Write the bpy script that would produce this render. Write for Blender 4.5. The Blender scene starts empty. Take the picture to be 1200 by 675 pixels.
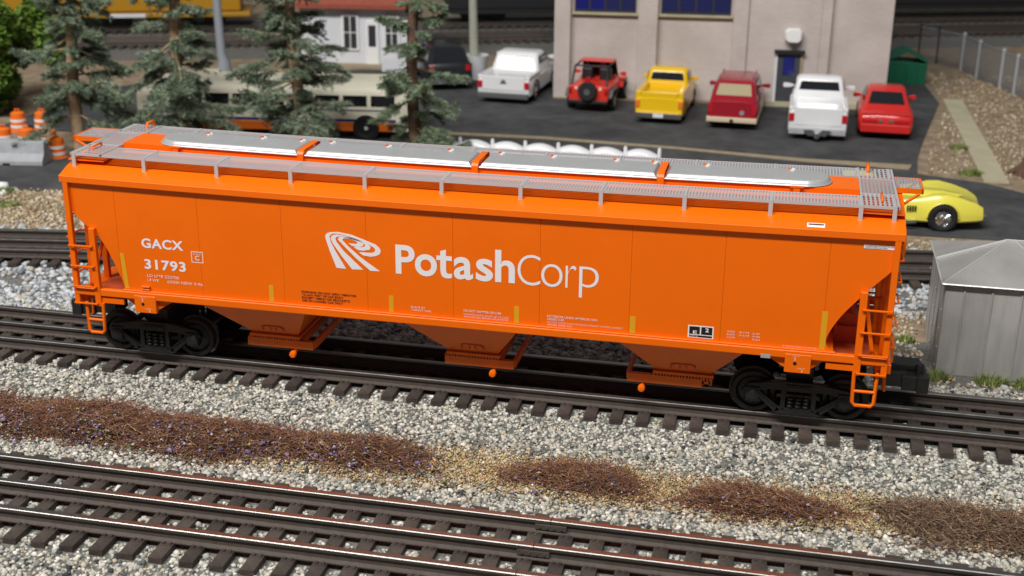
import bpy, bmesh, math, random
import numpy as np
from mathutils import Vector, Matrix
# 1 unit = 10 cm: a model railway layout, three-rail track, hopper car about 33 cm long
rnd = random.Random(7); NR = np.random.default_rng(11)
S = bpy.context.scene
COL = S.collection
PI = math.pi
# ------------------------------------------------------------------ camera
cam = bpy.data.cameras.new('camera'); camo = bpy.data.objects.new('camera', cam); COL.objects.link(camo)
Rv = Vector((0.97642, 0.21573, 0.00782)); Fv = Vector((-0.20010, 0.91807, -0.34220)); Uv = Vector((-0.08100, 0.33257, 0.93959))
M = Matrix.Identity(4)
for i in range(3):
    M[i][0] = Rv[i]; M[i][1] = Uv[i]; M[i][2] = -Fv[i]
M[0][3], M[1][3], M[2][3] = 1.2032, -4.8208, 2.1566
camo.matrix_world = M
cam.sensor_width = 36; cam.lens = 45.43; cam.clip_start = .05; cam.clip_end = 300
cam.dof.use_dof = True; cam.dof.focus_distance = 4.85; cam.dof.aperture_fstop = 2.3
S.camera = camo
# ------------------------------------------------------------------ light: ceiling strips of the exhibition room
W = bpy.data.worlds.new('World'); S.world = W; W.use_nodes = True
W.node_tree.nodes['Background'].inputs[0].default_value = (.93, .96, 1.0, 1)
W.node_tree.nodes['Background'].inputs[1].default_value = .11
def strip(name, loc, sx, sy, power, aim, col=(1, .98, .955)):
    l = bpy.data.lights.new(name, 'AREA'); l.shape = 'RECTANGLE'; l.size = sx; l.size_y = sy; l.energy = power; l.color = col
    o = bpy.data.objects.new(name, l); COL.objects.link(o); o.location = loc
    d = Vector(aim) - Vector(loc)
    o.rotation_euler = d.to_track_quat('-Z', 'Y').to_euler()
strip('ceiling_strip_light', (-3.5, -8.6, 15.0), 16, 1.0, 4750, (-2.5, 1.5, 0))
S.view_settings.view_transform = 'Standard'; S.view_settings.look = 'None'; S.view_settings.exposure = 0; S.view_settings.gamma = 1
S.render.engine = 'CYCLES'
S.cycles.max_bounces = 6; S.cycles.diffuse_bounces = 3; S.cycles.glossy_bounces = 3
# ------------------------------------------------------------------ materials
MT = {}
def mat(name, col, rough=.5, metal=0, var=0, vscale=20, bump=0, bscale=200, col2=None, spec=.5, coat=0, attr=None, coords='Object', trans=0, stretch=None, orand=0):
    m = bpy.data.materials.new(name); m.use_nodes = True; MT[name] = m
    N = m.node_tree.nodes; L = m.node_tree.links; b = N['Principled BSDF']
    b.inputs['Base Color'].default_value = (*col, 1); b.inputs['Roughness'].default_value = rough; b.inputs['Metallic'].default_value = metal
    b.inputs['Specular IOR Level'].default_value = spec; b.inputs['Coat Weight'].default_value = coat; b.inputs['Coat Roughness'].default_value = .1
    if trans: b.inputs['Transmission Weight'].default_value = trans
    if var or col2 or bump:
        tc = N.new('ShaderNodeTexCoord')
    if var or col2:
        n = N.new('ShaderNodeTexNoise'); n.inputs['Scale'].default_value = vscale; n.inputs['Detail'].default_value = 6; n.inputs['Roughness'].default_value = .65
        src = tc.outputs[coords]
        if stretch:
            mp = N.new('ShaderNodeMapping'); mp.inputs['Scale'].default_value = stretch; L.new(src, mp.inputs['Vector']); src = mp.outputs[0]
        L.new(src, n.inputs['Vector'])
        r = N.new('ShaderNodeValToRGB'); c2 = col2 or tuple(min(1, c * (1 + var)) for c in col); c1 = col if col2 else tuple(c * (1 - var) for c in col)
        r.color_ramp.elements[0].color = (*c1, 1); r.color_ramp.elements[1].color = (*c2, 1)
        r.color_ramp.elements[0].position = .35; r.color_ramp.elements[1].position = .65
        L.new(n.outputs[0], r.inputs[0]); L.new(r.outputs[0], b.inputs['Base Color'])
        mr = N.new('ShaderNodeMapRange'); mr.inputs[3].default_value = max(.03, rough - .08); mr.inputs[4].default_value = min(1, rough + .08)
        L.new(n.outputs[0], mr.inputs[0]); L.new(mr.outputs[0], b.inputs['Roughness'])
        if orand:   # each piece a little lighter or darker than its neighbour
            oi = N.new('ShaderNodeObjectInfo'); m2 = N.new('ShaderNodeMapRange'); m2.inputs[3].default_value = 1 - orand; m2.inputs[4].default_value = 1 + orand
            hs = N.new('ShaderNodeHueSaturation'); L.new(oi.outputs['Random'], m2.inputs[0]); L.new(m2.outputs[0], hs.inputs['Value']); L.new(r.outputs[0], hs.inputs['Color']); L.new(hs.outputs[0], b.inputs['Base Color'])
    if bump:
        n2 = N.new('ShaderNodeTexNoise'); n2.inputs['Scale'].default_value = bscale; n2.inputs['Detail'].default_value = 5
        L.new(tc.outputs[coords], n2.inputs['Vector'])
        bp = N.new('ShaderNodeBump'); bp.inputs['Strength'].default_value = bump; bp.inputs['Distance'].default_value = .01
        L.new(n2.outputs[0], bp.inputs['Height']); L.new(bp.outputs[0], b.inputs['Normal'])
    if attr:   # colour of each piece stored on the mesh
        a = N.new('ShaderNodeAttribute'); a.attribute_name = attr; L.new(a.outputs['Color'], b.inputs['Base Color'])
    return m
mat('orange', (.85, .142, .0015), .34, var=.025, vscale=3, bump=.012, bscale=90, spec=.25)
mat('orange_bay', (.84, .16, .008), .45, var=.06, vscale=8)
mat('orange_red', (.62, .10, .03), .5, var=.08, vscale=15)
mat('silver', (.36, .365, .37), .26, metal=.0, var=.03, vscale=10)
mat('perf', (.56, .56, .57), .38, metal=.3)
mat('white_print', (.80, .76, .77), .5)
mat('pink_print', (.85, .60, .52), .5)
mat('black_print', (.045, .012, .006), .5)
mat('black_panel', (.01, .01, .011), .4)
mat('yellow_print', (.70, .33, .008), .45)
mat('truck_black', (.016, .016, .017), .36, var=.2, vscale=30, bump=.05, bscale=150)
mat('wheel_steel', (.02, .02, .02), .32, metal=.3)
mat('rail_side', (.075, .058, .048), .6, var=.15, vscale=40, bump=.1, bscale=120)
mat('rail_top', (.42, .405, .38), .36, metal=1, var=.08, vscale=14)
mat('tie', (.058, .043, .036), .62, var=.25, vscale=25, bump=.25, bscale=70, orand=.28)
mat('dirt', (.20, .145, .09), .95, col2=(.36, .28, .19), vscale=9, bump=.6, bscale=60)
mat('ballast_base', (.09, .088, .08), .95, col2=(.20, .195, .175), vscale=70, bump=.8, bscale=90)
mat('stones', (.5, .5, .5), .85, attr='tint', spec=.25)
mat('flock', (.3, .2, .1), .95, attr='tint', spec=.1)
mat('asphalt', (.046, .047, .049), .9, col2=(.088, .089, .091), vscale=5, bump=.5, bscale=120, spec=.3)
mat('tan_strip', (.30, .24, .15), .9, col2=(.38, .31, .2), vscale=20, bump=.3, bscale=80)
mat('path', (.42, .38, .25), .9, col2=(.50, .46, .32), vscale=6, bump=.2, bscale=60)
mat('galv', (.36, .348, .33), .40, metal=.1, col2=(.46, .447, .425), vscale=4, bump=.05, bscale=14, stretch=(4, 4, .8), orand=.07)
mat('galv_roof', (.27, .263, .25), .42, metal=.1, col2=(.35, .34, .325), vscale=3, bump=.05, bscale=14, orand=.05)
mat('galv_bright', (.78, .78, .77), .3, metal=.5)
mat('needles', (.16, .21, .15), .9, attr='tint', spec=.2)
mat('bark_tan', (.47, .33, .20), .9, col2=(.26, .16, .09), vscale=14, bump=.6, bscale=50)
mat('bark_brown', (.10, .055, .035), .9, col2=(.17, .10, .06), vscale=14, bump=.6, bscale=50)
mat('white_paint', (.80, .80, .81), .3, var=.02, vscale=6, coat=.4)
mat('red_paint', (.62, .022, .018), .28, var=.03, vscale=5, coat=.5)
mat('jeep_red', (.70, .035, .02), .35, coat=.3)
mat('maroon', (.33, .008, .022), .25, coat=.5)
mat('yellow_paint', (.86, .53, .006), .28, coat=.5)
mat('lemon', (.80, .72, .09), .25, var=.02, vscale=5, coat=.6)
mat('black_paint', (.012, .013, .016), .3, coat=.4)
mat('cream', (.88, .84, .66), .45)
mat('cream_trim', (.66, .55, .38), .45)
mat('tan_inside', (.40, .33, .20), .7)
mat('glass', (.012, .014, .017), .06, spec=.8)
mat('tyre', (.012, .012, .012), .7)
mat('chrome', (.75, .75, .75), .12, metal=1)
mat('grey_plastic', (.10, .10, .105), .55)
mat('tail_red', (.50, .01, .015), .25)
mat('amber', (.8, .2, .02), .3)
mat('blue_trim', (.02, .03, .22), .4)
mat('barrel_orange', (.85, .17, .01), .5)
mat('white_plain', (.78, .78, .77), .5)
mat('concrete', (.33, .34, .36), .85, col2=(.42, .43, .45), vscale=12, bump=.2, bscale=80)
mat('green_box', (.012, .16, .085), .5, var=.1, vscale=10)
mat('door_grey', (.055, .058, .068), .5)
mat('blue_pane', (.012, .016, .16), .15)
mat('window_pane', (.02, .025, .10), .12)
mat('frame_dark', (.03, .03, .04), .5)
mat('lamp_white', (.85, .85, .83), .3)
mat('roof_red', (.30, .07, .04), .7, var=.12, vscale=20, bump=.3, bscale=60)
mat('house_white', (.68, .69, .72), .7, var=.03, vscale=10)
mat('pole_grey', (.26, .28, .31), .6)
mat('post_green', (.36, .37, .30), .7, var=.1, vscale=20)
mat('train_yellow', (.42, .21, .008), .4)
mat('train_black', (.015, .015, .017), .5)
mat('fence_metal', (.45, .46, .48), .5, metal=.3)
mat('wire', (.30, .31, .33), .6)
mat('beige_wall', (.5, .43, .38), .85)
mat('leaf', (.1, .2, .03), .8, attr='tint', spec=.2)
mat('sky_blue', (.22, .42, .62), .5)
# brick skin of the factory: courses too small to pick apart at this size
def brick_mat():
    m = MT['beige_wall']; N = m.node_tree.nodes; L = m.node_tree.links; b = N['Principled BSDF']
    tc = N.new('ShaderNodeTexCoord'); mp = N.new('ShaderNodeMapping'); mp.inputs['Rotation'].default_value = (PI / 2, 0, 0)
    L.new(tc.outputs['Object'], mp.inputs['Vector'])
    br = N.new('ShaderNodeTexBrick'); br.inputs['Scale'].default_value = 1; br.inputs['Brick Width'].default_value = .048; br.inputs['Row Height'].default_value = .0165
    br.inputs['Mortar Size'].default_value = .0022; br.inputs['Mortar Smooth'].default_value = .4
    br.inputs['Color1'].default_value = (.565, .505, .475, 1); br.inputs['Color2'].default_value = (.52, .462, .433, 1); br.inputs['Mortar'].default_value = (.65, .60, .57, 1)
    L.new(mp.outputs[0], br.inputs['Vector'])
    n = N.new('ShaderNodeTexNoise'); n.inputs['Scale'].default_value = 2.5; n.inputs['Detail'].default_value = 5; L.new(tc.outputs['Object'], n.inputs['Vector'])
    mx = N.new('ShaderNodeMix'); mx.data_type = 'RGBA'; mx.blend_type = 'MULTIPLY'; mx.inputs[0].default_value = 1
    cr = N.new('ShaderNodeValToRGB'); cr.color_ramp.elements[0].color = (.84, .82, .8, 1); cr.color_ramp.elements[1].color = (1.06, 1.05, 1.04, 1)
    cr.color_ramp.elements[0].position = .3; cr.color_ramp.elements[1].position = .7
    L.new(n.outputs[0], cr.inputs[0]); L.new(br.outputs['Color'], mx.inputs['A']); L.new(cr.outputs[0], mx.inputs['B']); L.new(mx.outputs['Result'], b.inputs['Base Color'])
    bp = N.new('ShaderNodeBump'); bp.inputs['Strength'].default_value = .4; bp.inputs['Distance'].default_value = .004; bp.invert = True
    L.new(br.outputs['Fac'], bp.inputs['Height']); L.new(bp.outputs[0], b.inputs['Normal'])
brick_mat()
# ------------------------------------------------------------------ mesh helpers
class MB:
    def __init__(s): s.v = []; s.f = []; s.m = []
    def add(s, v, f, mi=0):
        o = len(s.v); s.v += [tuple(p) for p in v]; s.f += [tuple(i + o for i in q) for q in f]; s.m += [mi] * len(f); return s
    def box(s, x0, x1, y0, y1, z0, z1, mi=0):
        v = [(x, y, z) for z in (z0, z1) for y in (y0, y1) for x in (x0, x1)]
        return s.add(v, [(0, 2, 3, 1), (4, 5, 7, 6), (0, 1, 5, 4), (2, 6, 7, 3), (0, 4, 6, 2), (1, 3, 7, 5)], mi)
    def hexa(s, b, t):   # bottom 4 and top 4 corners, both counterclockwise from above
        return s.add(list(b) + list(t), [(3, 2, 1, 0), (4, 5, 6, 7), (0, 1, 5, 4), (1, 2, 6, 5), (2, 3, 7, 6), (3, 0, 4, 7)])
    def prism(s, poly, axis, a, b):   # polygon in the plane across axis
        n = len(poly)
        def P(p, t): return (t, p[0], p[1]) if axis == 'x' else (p[0], t, p[1]) if axis == 'y' else (p[0], p[1], t)
        ar = sum(poly[i][0] * poly[(i + 1) % n][1] - poly[(i + 1) % n][0] * poly[i][1] for i in range(n))
        pl = list(poly) if (ar > 0) != (axis == 'y') else list(poly)[::-1]
        v = [P(p, a) for p in pl] + [P(p, b) for p in pl]
        f = [tuple(range(n))[::-1], tuple(range(n, 2 * n))] + [(i, (i + 1) % n, n + (i + 1) % n, n + i) for i in range(n)]
        return s.add(v, f)
    def loft(s, rings, cap=True):
        n = len(rings[0]); v = [p for r in rings for p in r]; f = []
        for k in range(len(rings) - 1):
            for i in range(n):
                j = (i + 1) % n; f.append((k * n + i, k * n + j, (k + 1) * n + j, (k + 1) * n + i))
        if cap: f += [tuple(range(n))[::-1], tuple(range((len(rings) - 1) * n, len(rings) * n))]
        return s.add(v, f)
    def tube(s, pts, r, n=8, closed=False):
        pts = [Vector(p) for p in pts]; m = len(pts); rings = []
        rr = r if isinstance(r, (list, tuple)) else [r] * m
        prev = None
        for i, p in enumerate(pts):
            a = pts[(i - 1) % m] if (i > 0 or closed) else p; b = pts[(i + 1) % m] if (i < m - 1 or closed) else p
            d = (b - a).normalized()
            if prev is None:
                u = d.cross(Vector((0, 0, 1)));
                if u.length < .1: u = d.cross(Vector((0, 1, 0)))
            else: u = prev - d * prev.dot(d)
            u.normalize(); prev = u; w = d.cross(u)
            rings.append([p + (u * math.cos(2 * PI * k / n) + w * math.sin(2 * PI * k / n)) * rr[i] for k in range(n)])
        if closed: rings.append(rings[0])
        return s.loft(rings, cap=not closed)
    def lathe(s, prof, n=24, c=(0, 0, 0), axis='y'):   # prof: (radius, along)
        rings = []
        for r, h in prof:
            ring = []
            for k in range(n):
                a = 2 * PI * k / n; x, y = r * math.cos(a), r * math.sin(a)
                ring.append((c[0] + x, c[1] + h, c[2] + y) if axis == 'y' else (c[0] + x, c[1] + y, c[2] + h) if axis == 'z' else (c[0] + h, c[1] + x, c[2] + y))
            rings.append(ring)
        return s.loft(rings)
    def mesh(s, name, mats, smooth=None):
        me = bpy.data.meshes.new(name); me.from_pydata(s.v, [], s.f)
        for m in (mats if isinstance(mats, (list, tuple)) else [mats]): me.materials.append(MT[m])
        if any(s.m): me.polygons.foreach_set('material_index', s.m)
        bm = bmesh.new(); bm.from_mesh(me); bmesh.ops.recalc_face_normals(bm, faces=bm.faces); bm.to_mesh(me); bm.free()
        if smooth is not None:
            me.shade_smooth(); me.set_sharp_from_angle(angle=math.radians(smooth))
        return me
    def build(s, name, mats, parent=None, smooth=None, bevel=0, seg=2):
        return link(name, s.mesh(name, mats, smooth), parent, bevel, seg)
def link(name, me, parent=None, bevel=0, seg=2):
    o = bpy.data.objects.new(name, me); COL.objects.link(o); o.parent = parent
    if bevel:
        b = o.modifiers.new('bevel', 'BEVEL'); b.width = bevel; b.segments = seg; b.limit_method = 'ANGLE'; b.angle_limit = math.radians(35)
    return o
def thing(name, label, cat, loc=(0, 0, 0), rz=0, group=None):
    o = bpy.data.objects.new(name, None); COL.objects.link(o); o.location = loc; o.rotation_euler = (0, 0, rz); o.empty_display_size = .05
    return tag(o, label, cat, group)
def tag(o, label, cat, group=None, kind=None):
    o['label'] = label; o['category'] = cat
    if group: o['group'] = group
    if kind: o['kind'] = kind
    return o
def struct(o): o['kind'] = 'structure'; return o
def stuff(o): o['kind'] = 'stuff'; return o
def copy_tree(o, parent=None):
    c = o.copy(); COL.objects.link(c); c.parent = parent
    for ch in list(o.children): copy_tree(ch, c)
    return c
# many small faceted pieces joined into one mesh, a colour for each
ICO = bmesh.new(); bmesh.ops.create_icosphere(ICO, subdivisions=1, radius=1)
IV = np.array([v.co[:] for v in ICO.verts]); IFc = np.array([[v.index for v in f.verts] for f in ICO.faces]); ICO.free()
OV = np.array([(1, 0, 0), (0, 1, 0), (-1, 0, 0), (0, -1, 0), (0, 0, 1), (0, 0, -1)], float)
OF = np.array([(0, 1, 4), (1, 2, 4), (2, 3, 4), (3, 0, 4), (1, 0, 5), (2, 1, 5), (3, 2, 5), (0, 3, 5)])
def pieces(name, pos, size, cols, material, base=IV, faces=IFc, flat=(.55, 1), jitter=.22):
    n = len(pos); k = len(base)
    v = base[None] * (1 + NR.uniform(-jitter, jitter, (n, k, 1)))
    sc = np.stack([NR.uniform(.75, 1.3, n), NR.uniform(.75, 1.2, n), NR.uniform(*flat, n)], 1) * size[:, None]
    v = v * sc[:, None, :]
    a, b = NR.uniform(0, 2 * PI, n), NR.uniform(-.5, .5, n)
    ca, sa, cb, sb = np.cos(a), np.sin(a), np.cos(b), np.sin(b)
    x, y, z = v[..., 0], v[..., 1], v[..., 2]
    y, z = y * cb[:, None] - z * sb[:, None], y * sb[:, None] + z * cb[:, None]
    x, y = x * ca[:, None] - y * sa[:, None], x * sa[:, None] + y * ca[:, None]
    v = np.stack([x, y, z], -1) + pos[:, None, :]
    f = (faces[None] + (np.arange(n) * k)[:, None, None]).reshape(-1, 3)
    return tri_mesh(name, v.reshape(-1, 3), f, np.repeat(cols, k, axis=0), material)
def tri_mesh(name, v, f, cols, material):
    me = bpy.data.meshes.new(name); me.vertices.add(len(v)); me.vertices.foreach_set('co', v.astype(np.float32).ravel())
    me.loops.add(len(f) * 3); me.loops.foreach_set('vertex_index', f.astype(np.int32).ravel())
    me.polygons.add(len(f)); me.polygons.foreach_set('loop_start', np.arange(0, len(f) * 3, 3, dtype=np.int32))
    me.update(calc_edges=True)
    at = me.color_attributes.new('tint', 'FLOAT_COLOR', 'POINT')
    at.data.foreach_set('color', np.concatenate([cols, np.ones((len(cols), 1))], 1).astype(np.float32).ravel())
    me.materials.append(MT[material]); me.validate()
    return me
def pick(n, pal, w, var=.12):
    pal = np.array(pal, float); i = NR.choice(len(pal), n, p=np.array(w) / sum(w))
    return np.clip(pal[i] * (1 + NR.uniform(-var, var, (n, 1))), 0, 1)
G0 = -.1
# ------------------------------------------------------------------ ground, road, lot
def sheet(name, poly, z, m, thick=.01):
    return struct(MB().prism(poly, 'z', z - thick, z).build(name, m))
struct(MB().add([(-40, -12, G0), (40, -12, G0), (40, 45, G0), (-40, 45, G0)], [(0, 1, 2, 3)]).build('ground', 'dirt'))
bed = MB()   # ballast bed with a raised shoulder under each of the two near tracks
prof = [(-2.9, -.104), (-2.0, -.096), (-1.66, -.070), (-1.0, -.070), (-.93, -.086), (-.6, -.090), (-.34, -.070), (.34, -.070), (.55, -.088), (.9, -.092), (1.0, -.104)]
bed.loft([[(x, y, z) for y, z in prof] + [(x, 1.0, -.13), (x, -2.9, -.13)] for x in (-4.6, 4.6)])
struct(bed.build('ballast_bed', 'ballast_base'))
BY = np.array([p[0] for p in prof]); BZ = np.array([p[1] for p in prof])
TH2 = math.atan(.167)          # second track, running off at a slight angle behind the car
c2, s2 = math.cos(TH2), math.sin(TH2)
T2 = (-.45, 1.49)
b2 = MB(); b2.loft([[(T2[0] + x * c2 - y * s2, T2[1] + x * s2 + y * c2, z) for y, z in [(-.55, -.104), (-.36, -.072), (.34, -.072), (.48, -.104), (.48, -.13), (-.55, -.13)]] for x in (-5.5, 5.5)])
struct(b2.build('rear_ballast_bed', 'ballast_base'))
sheet('road', [(-8, 1.9), (-3.25, 2.28), (1.9, 2.64), (2.56, 2.67), (5, 2.8), (5, 3.1), (2.71, 3.73), (2.5, 3.93), (2.07, 4.07), (2.1, 4.5), (2.165, 4.97), (2.30, 5.8), (2.42, 6.54), (2.36, 7.4), (-2.5, 7.0), (-4.7, 5.4), (-4.7, 3.8), (-.95, 3.8), (-.95, 3.45), (-3, 3.12), (-8, 2.9)], G0 + .008, 'asphalt', .02)
ts = [(-1.55, 4.38), (-.6, 4.42), (.4, 4.36), (1.3, 4.21), (2.02, 4.16), (2.05, 4.30), (1.3, 4.30), (.4, 4.42), (-.6, 4.50), (-1.55, 4.46)]
sheet('dirt_seam', ts, G0 + .012, 'tan_strip', .003)
sheet('path', [(2.49, 3.98), (2.65, 3.98), (2.625, 6.74), (2.465, 6.70)], G0 + .012, 'path', .02)
# ------------------------------------------------------------------ tracks
RP = [(-.021, -.046), (-.021, -.042), (-.006, -.037), (-.005, -.017), (-.0115, -.0135), (-.0132, -.0045), (-.0126, -.0018), (-.0108, -.0005), (-.0085, 0), (.0085, 0), (.0108, -.0005), (.0126, -.0018), (.0132, -.0045), (.0115, -.0135), (.005, -.017), (.006, -.037), (.021, -.042), (.021, -.046)]
def rail_mesh(L):
    b = MB(); n = len(RP); v = [(x, y, z) for x in (-L / 2, L / 2) for y, z in RP]
    for i in range(n):
        j = (i + 1) % n; b.add([v[i], v[j], v[n + j], v[n + i]], [(0, 1, 2, 3)], 1 if 5 <= i <= 11 else 0)
    b.add(v, [tuple(range(n))[::-1], tuple(range(n, 2 * n))])
    return b.mesh('rail', ['rail_side', 'rail_top'], smooth=35)
tb = MB(); tb.box(-.0235, .0235, -.275, .275, -.086, -.0475)
for ry in (-.166, 0, .166):
    for sx, dy in ((-1, -1), (1, 1), (1, -1), (-1, 1)):
        x = sx * .011; y = ry + dy * .026; tb.box(x - .0055, x + .0055, y - .0055, y + .0055, -.048, -.0395)
    tb.box(-.021, .021, ry - .036, ry + .036, -.0485, -.0455)
TIE = tb.mesh('tie', 'tie')
g = .166
def track(label, loc, rz, L, x0, x1, pitch=.1035, joints=()):
    t = thing('railway_track', label, 'track', loc, rz, 'three-rail tracks')
    rm = rail_mesh(L)
    for y in (-g, 0, g): link('rail', rm, t).location = (0, y, 0)
    x = x0
    while x < x1:
        o = link('tie', TIE, t); o.location = (x, 0, 0); x += pitch; o.rotation_euler[2] = rnd.uniform(-.008, .008)
    for jx, y in joints:
        j = MB().box(jx - .052, jx + .052, y - .0165, y - .0065, -.034, -.0165).box(jx - .052, jx + .052, y + .0065, y + .0165, -.034, -.0165)
        for k in range(4): j.lathe([(.004, -.0195), (.004, -.0163)], 8, (jx - .036 + .024 * k, y, -.025))
        j.build('rail_joiner', 'rail_side', t)
        MB().box(jx - .0012, jx + .0012, y - .0136, y + .0136, -.012, .0006).build('joint_gap', 'black_panel', t)
    return t
track('brown three-rail track carrying the orange hopper car', (0, 0, 0), 0, 9.2, -3.2, 3.2)
FD = 1.3285
track('three-rail track in the foreground with rail joints, in front of the weeds', (0, -FD, 0), 0, 9.2, -2.3, 2.7, joints=((.545, g), (.52, 0), (.50, -g)))
track('angled empty track behind the hopper car and the grey shed', (T2[0], T2[1], 0), TH2, 11, -4.6, 4.6)
TH3 = math.radians(20.3)
track('far blurred track nearer of the two beyond the parking lot', (-1.76, 8.72, 0), TH3, 22, -6.4, 7.4)
track('farthest blurred track under the yellow locomotive', (-2.12, 9.62, 0), TH3, 22, -7.0, 7.4)
c3, s3 = math.cos(TH3), math.sin(TH3)
b3 = MB(); b3.loft([[(-1.76 + x * c3 - y * s3, 8.72 + x * s3 + y * c3, z) for y, z in [(-.8, -.104), (-.5, -.072), (1.4, -.072), (2.0, -.104), (2.0, -.13), (-.8, -.13)]] for x in (-12, 12)])
struct(b3.build('far_ballast_bed', 'ballast_base'))
# ------------------------------------------------------------------ ballast stones
PALS = [(.56, .535, .465), (.44, .42, .365), (.33, .33, .285), (.22, .23, .205), (.48, .40, .285), (.70, .67, .60), (.045, .047, .048), (.12, .125, .12)]
PW = [22, 25, 18, 11, 7, 7, 5, 8]
def vis(u_margin, x, y):   # keep what lies in or near the view
    d = np.stack([x - 1.2032, y + 4.8208, np.full_like(x, G0 - 2.1566)], 1)
    dep = d @ np.array(Fv); u = d @ np.array(Rv) / dep; v = d @ np.array(Uv) / dep
    return (np.abs(u) < .396 + u_margin) & (v > -.223 - u_margin)
def bedz(y): return np.interp(y, BY, BZ)
def track_free(x, y, yc, pitch, x0):
    ly = np.abs(y - yc); ph = np.abs((x - x0 + pitch / 2) % pitch - pitch / 2)
    on_tie = (ly < .285) & (ph < .0235 + .007)
    on_rail = np.zeros_like(on_tie)
    for r in (-g, 0, g): on_rail |= np.abs(y - yc - r) < .027
    return ~(on_tie | on_rail)
N1 = 135000
x = NR.uniform(-2.7, 2.8, N1); y = NR.uniform(-1.95, .42, N1)
k = vis(.06, x, y) & track_free(x, y, 0, .1035, -3.2) & track_free(x, y, -FD, .1035, -2.3)
k &= ~((np.abs(y) < .26) & (np.abs(x) < 1.35) & (NR.random(N1) < .35))
x, y = x[k], y[k]
s = NR.gamma(9, 1 / 9, len(x)) * .0064; s = np.clip(s, .0032, .0125)
pos = np.stack([x, y, bedz(y) + s * NR.uniform(.0, .55, len(x))], 1)
o = link('ballast_gravel', pieces('ballast_gravel', pos, s, pick(len(x), PALS, PW), 'stones'))
tag(o, 'grey and white crushed stone ballast around the two near tracks', 'gravel', kind='stuff')
N2 = 26000
x = NR.uniform(-3.6, 2.6, N2); y = NR.uniform(.3, 2.35, N2)
ly = -(x - T2[0]) * s2 + (y - T2[1]) * c2; lx = (x - T2[0]) * c2 + (y - T2[1]) * s2
dens = np.where(ly > .38, np.clip(.55 - (ly - .38) * 2.5, 0, 1), 1)
dens = np.where((x > 1.35) & (y < 1.25), np.clip(1 - (x - 1.35) * 3.5, .1, 1), dens)
k = vis(.08, x, y) & track_free(lx, ly, 0, .1035, -4.6) & (NR.random(N2) < dens) & ~((x > 1.84) & (y > .52) & (y < 1.22))
x, y, ly = x[k], y[k], ly[k]
s = np.clip(NR.gamma(8, 1 / 8, len(x)) * .0125, .006, .022)
zb = np.where(np.abs(ly) < .5, np.interp(ly, [-.55, -.36, .34, .48], [-.104, -.072, -.072, -.104]), np.where(y < 1.0, bedz(y), G0)); zb = np.maximum(zb, np.where(y < 1, bedz(y), G0))
pos = np.stack([x, y, zb + s * .3], 1)
o = link('rear_gravel', pieces('rear_gravel', pos, s, pick(len(x), [(.55, .56, .57), (.44, .45, .46), (.33, .35, .37), (.2, .22, .24), (.42, .37, .30)], [30, 30, 20, 10, 8]), 'stones'))
tag(o, 'pale loose gravel between the hopper car and the track behind it', 'gravel', kind='stuff')
# coarse tan grit on the verges
N3 = 9000
x = np.concatenate([NR.uniform(-4.2, -1.6, N3 // 2), NR.uniform(1.4, 3.4, N3 // 2)]); y = np.concatenate([NR.uniform(1.55, 2.3, N3 // 2), NR.uniform(.42, 2.6, N3 // 2)])
k = ~((x > 1.86) & (y > .56) & (y < 1.18)); ly = -(x - T2[0]) * s2 + (y - T2[1]) * c2; k &= (np.abs(ly) > .45) & vis(.08, x, y)
x, y = x[k], y[k]; xx = NR.uniform(2.1, 4.4, 6000); yy_ = NR.uniform(4.1, 8.0, 6000)
kk = (xx > np.interp(yy_, [4.0, 4.97, 6.54, 7.4], [2.10, 2.20, 2.45, 2.4]) + .03) & ~((np.abs(xx - 2.557) < .09) & (yy_ < 6.75)) & vis(.03, xx, yy_)
x = np.concatenate([x, xx[kk]]); y = np.concatenate([y, yy_[kk]])
s = NR.uniform(.006, .017, len(x)); pos = np.stack([x, y, np.where(y < 1, np.maximum(bedz(y), G0), G0) + s * .3], 1)
o = link('verge_grit', pieces('verge_grit', pos, s, pick(len(x), [(.42, .31, .20), (.52, .43, .30), (.28, .20, .12), (.60, .54, .44), (.36, .30, .16)], [5, 5, 3, 2, 2]), 'stones', OV, OF))
tag(o, 'tan and brown grit on the dirt verges beside road and shed', 'grit', kind='stuff')
# tan ground foam between the weed patches
N4 = 60000
x = NR.uniform(-2.2, 2.4, N4); y = NR.normal(-.76, .12, N4)
def tanmask(x, y):
    m = np.zeros_like(x)
    for cx, cy, rx, ry, a in ((.30, -.72, .30, .17, 1), (.93, -.74, .20, .15, 1), (1.52, -.72, .22, .17, 1), (.62, -.72, .5, .2, .75), (1.2, -.75, .5, .18, .7), (-.3, -.87, .7, .07, .5), (2.0, -.72, .5, .2, .5), (.2, -.62, .3, .08, .7), (1.25, -.62, .12, .08, .7)):
        m = np.maximum(m, a * np.clip(1.3 - ((x - cx) / rx) ** 2 - ((y - cy) / ry) ** 2, 0, 1))
    return m
k = (NR.random(N4) < tanmask(x, y)) & (y > -1.005) & (y < -.45)
x, y = x[k], y[k]; s = NR.uniform(.0024, .0062, len(x))
pos = np.stack([x, y, bedz(y) + .005 + NR.uniform(0, .008, len(x))], 1)
o = link('tan_turf', pieces('tan_turf', pos, s, pick(len(x), [(.50, .38, .20), (.42, .29, .14), (.58, .49, .31), (.30, .22, .10), (.30, .28, .14), (.44, .24, .15)], [6, 5, 4, 3, 2, 2], .2), 'flock', OV, OF))
tag(o, 'tan ground foam scattered between the brown weed patches', 'ground cover', kind='stuff')
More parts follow.
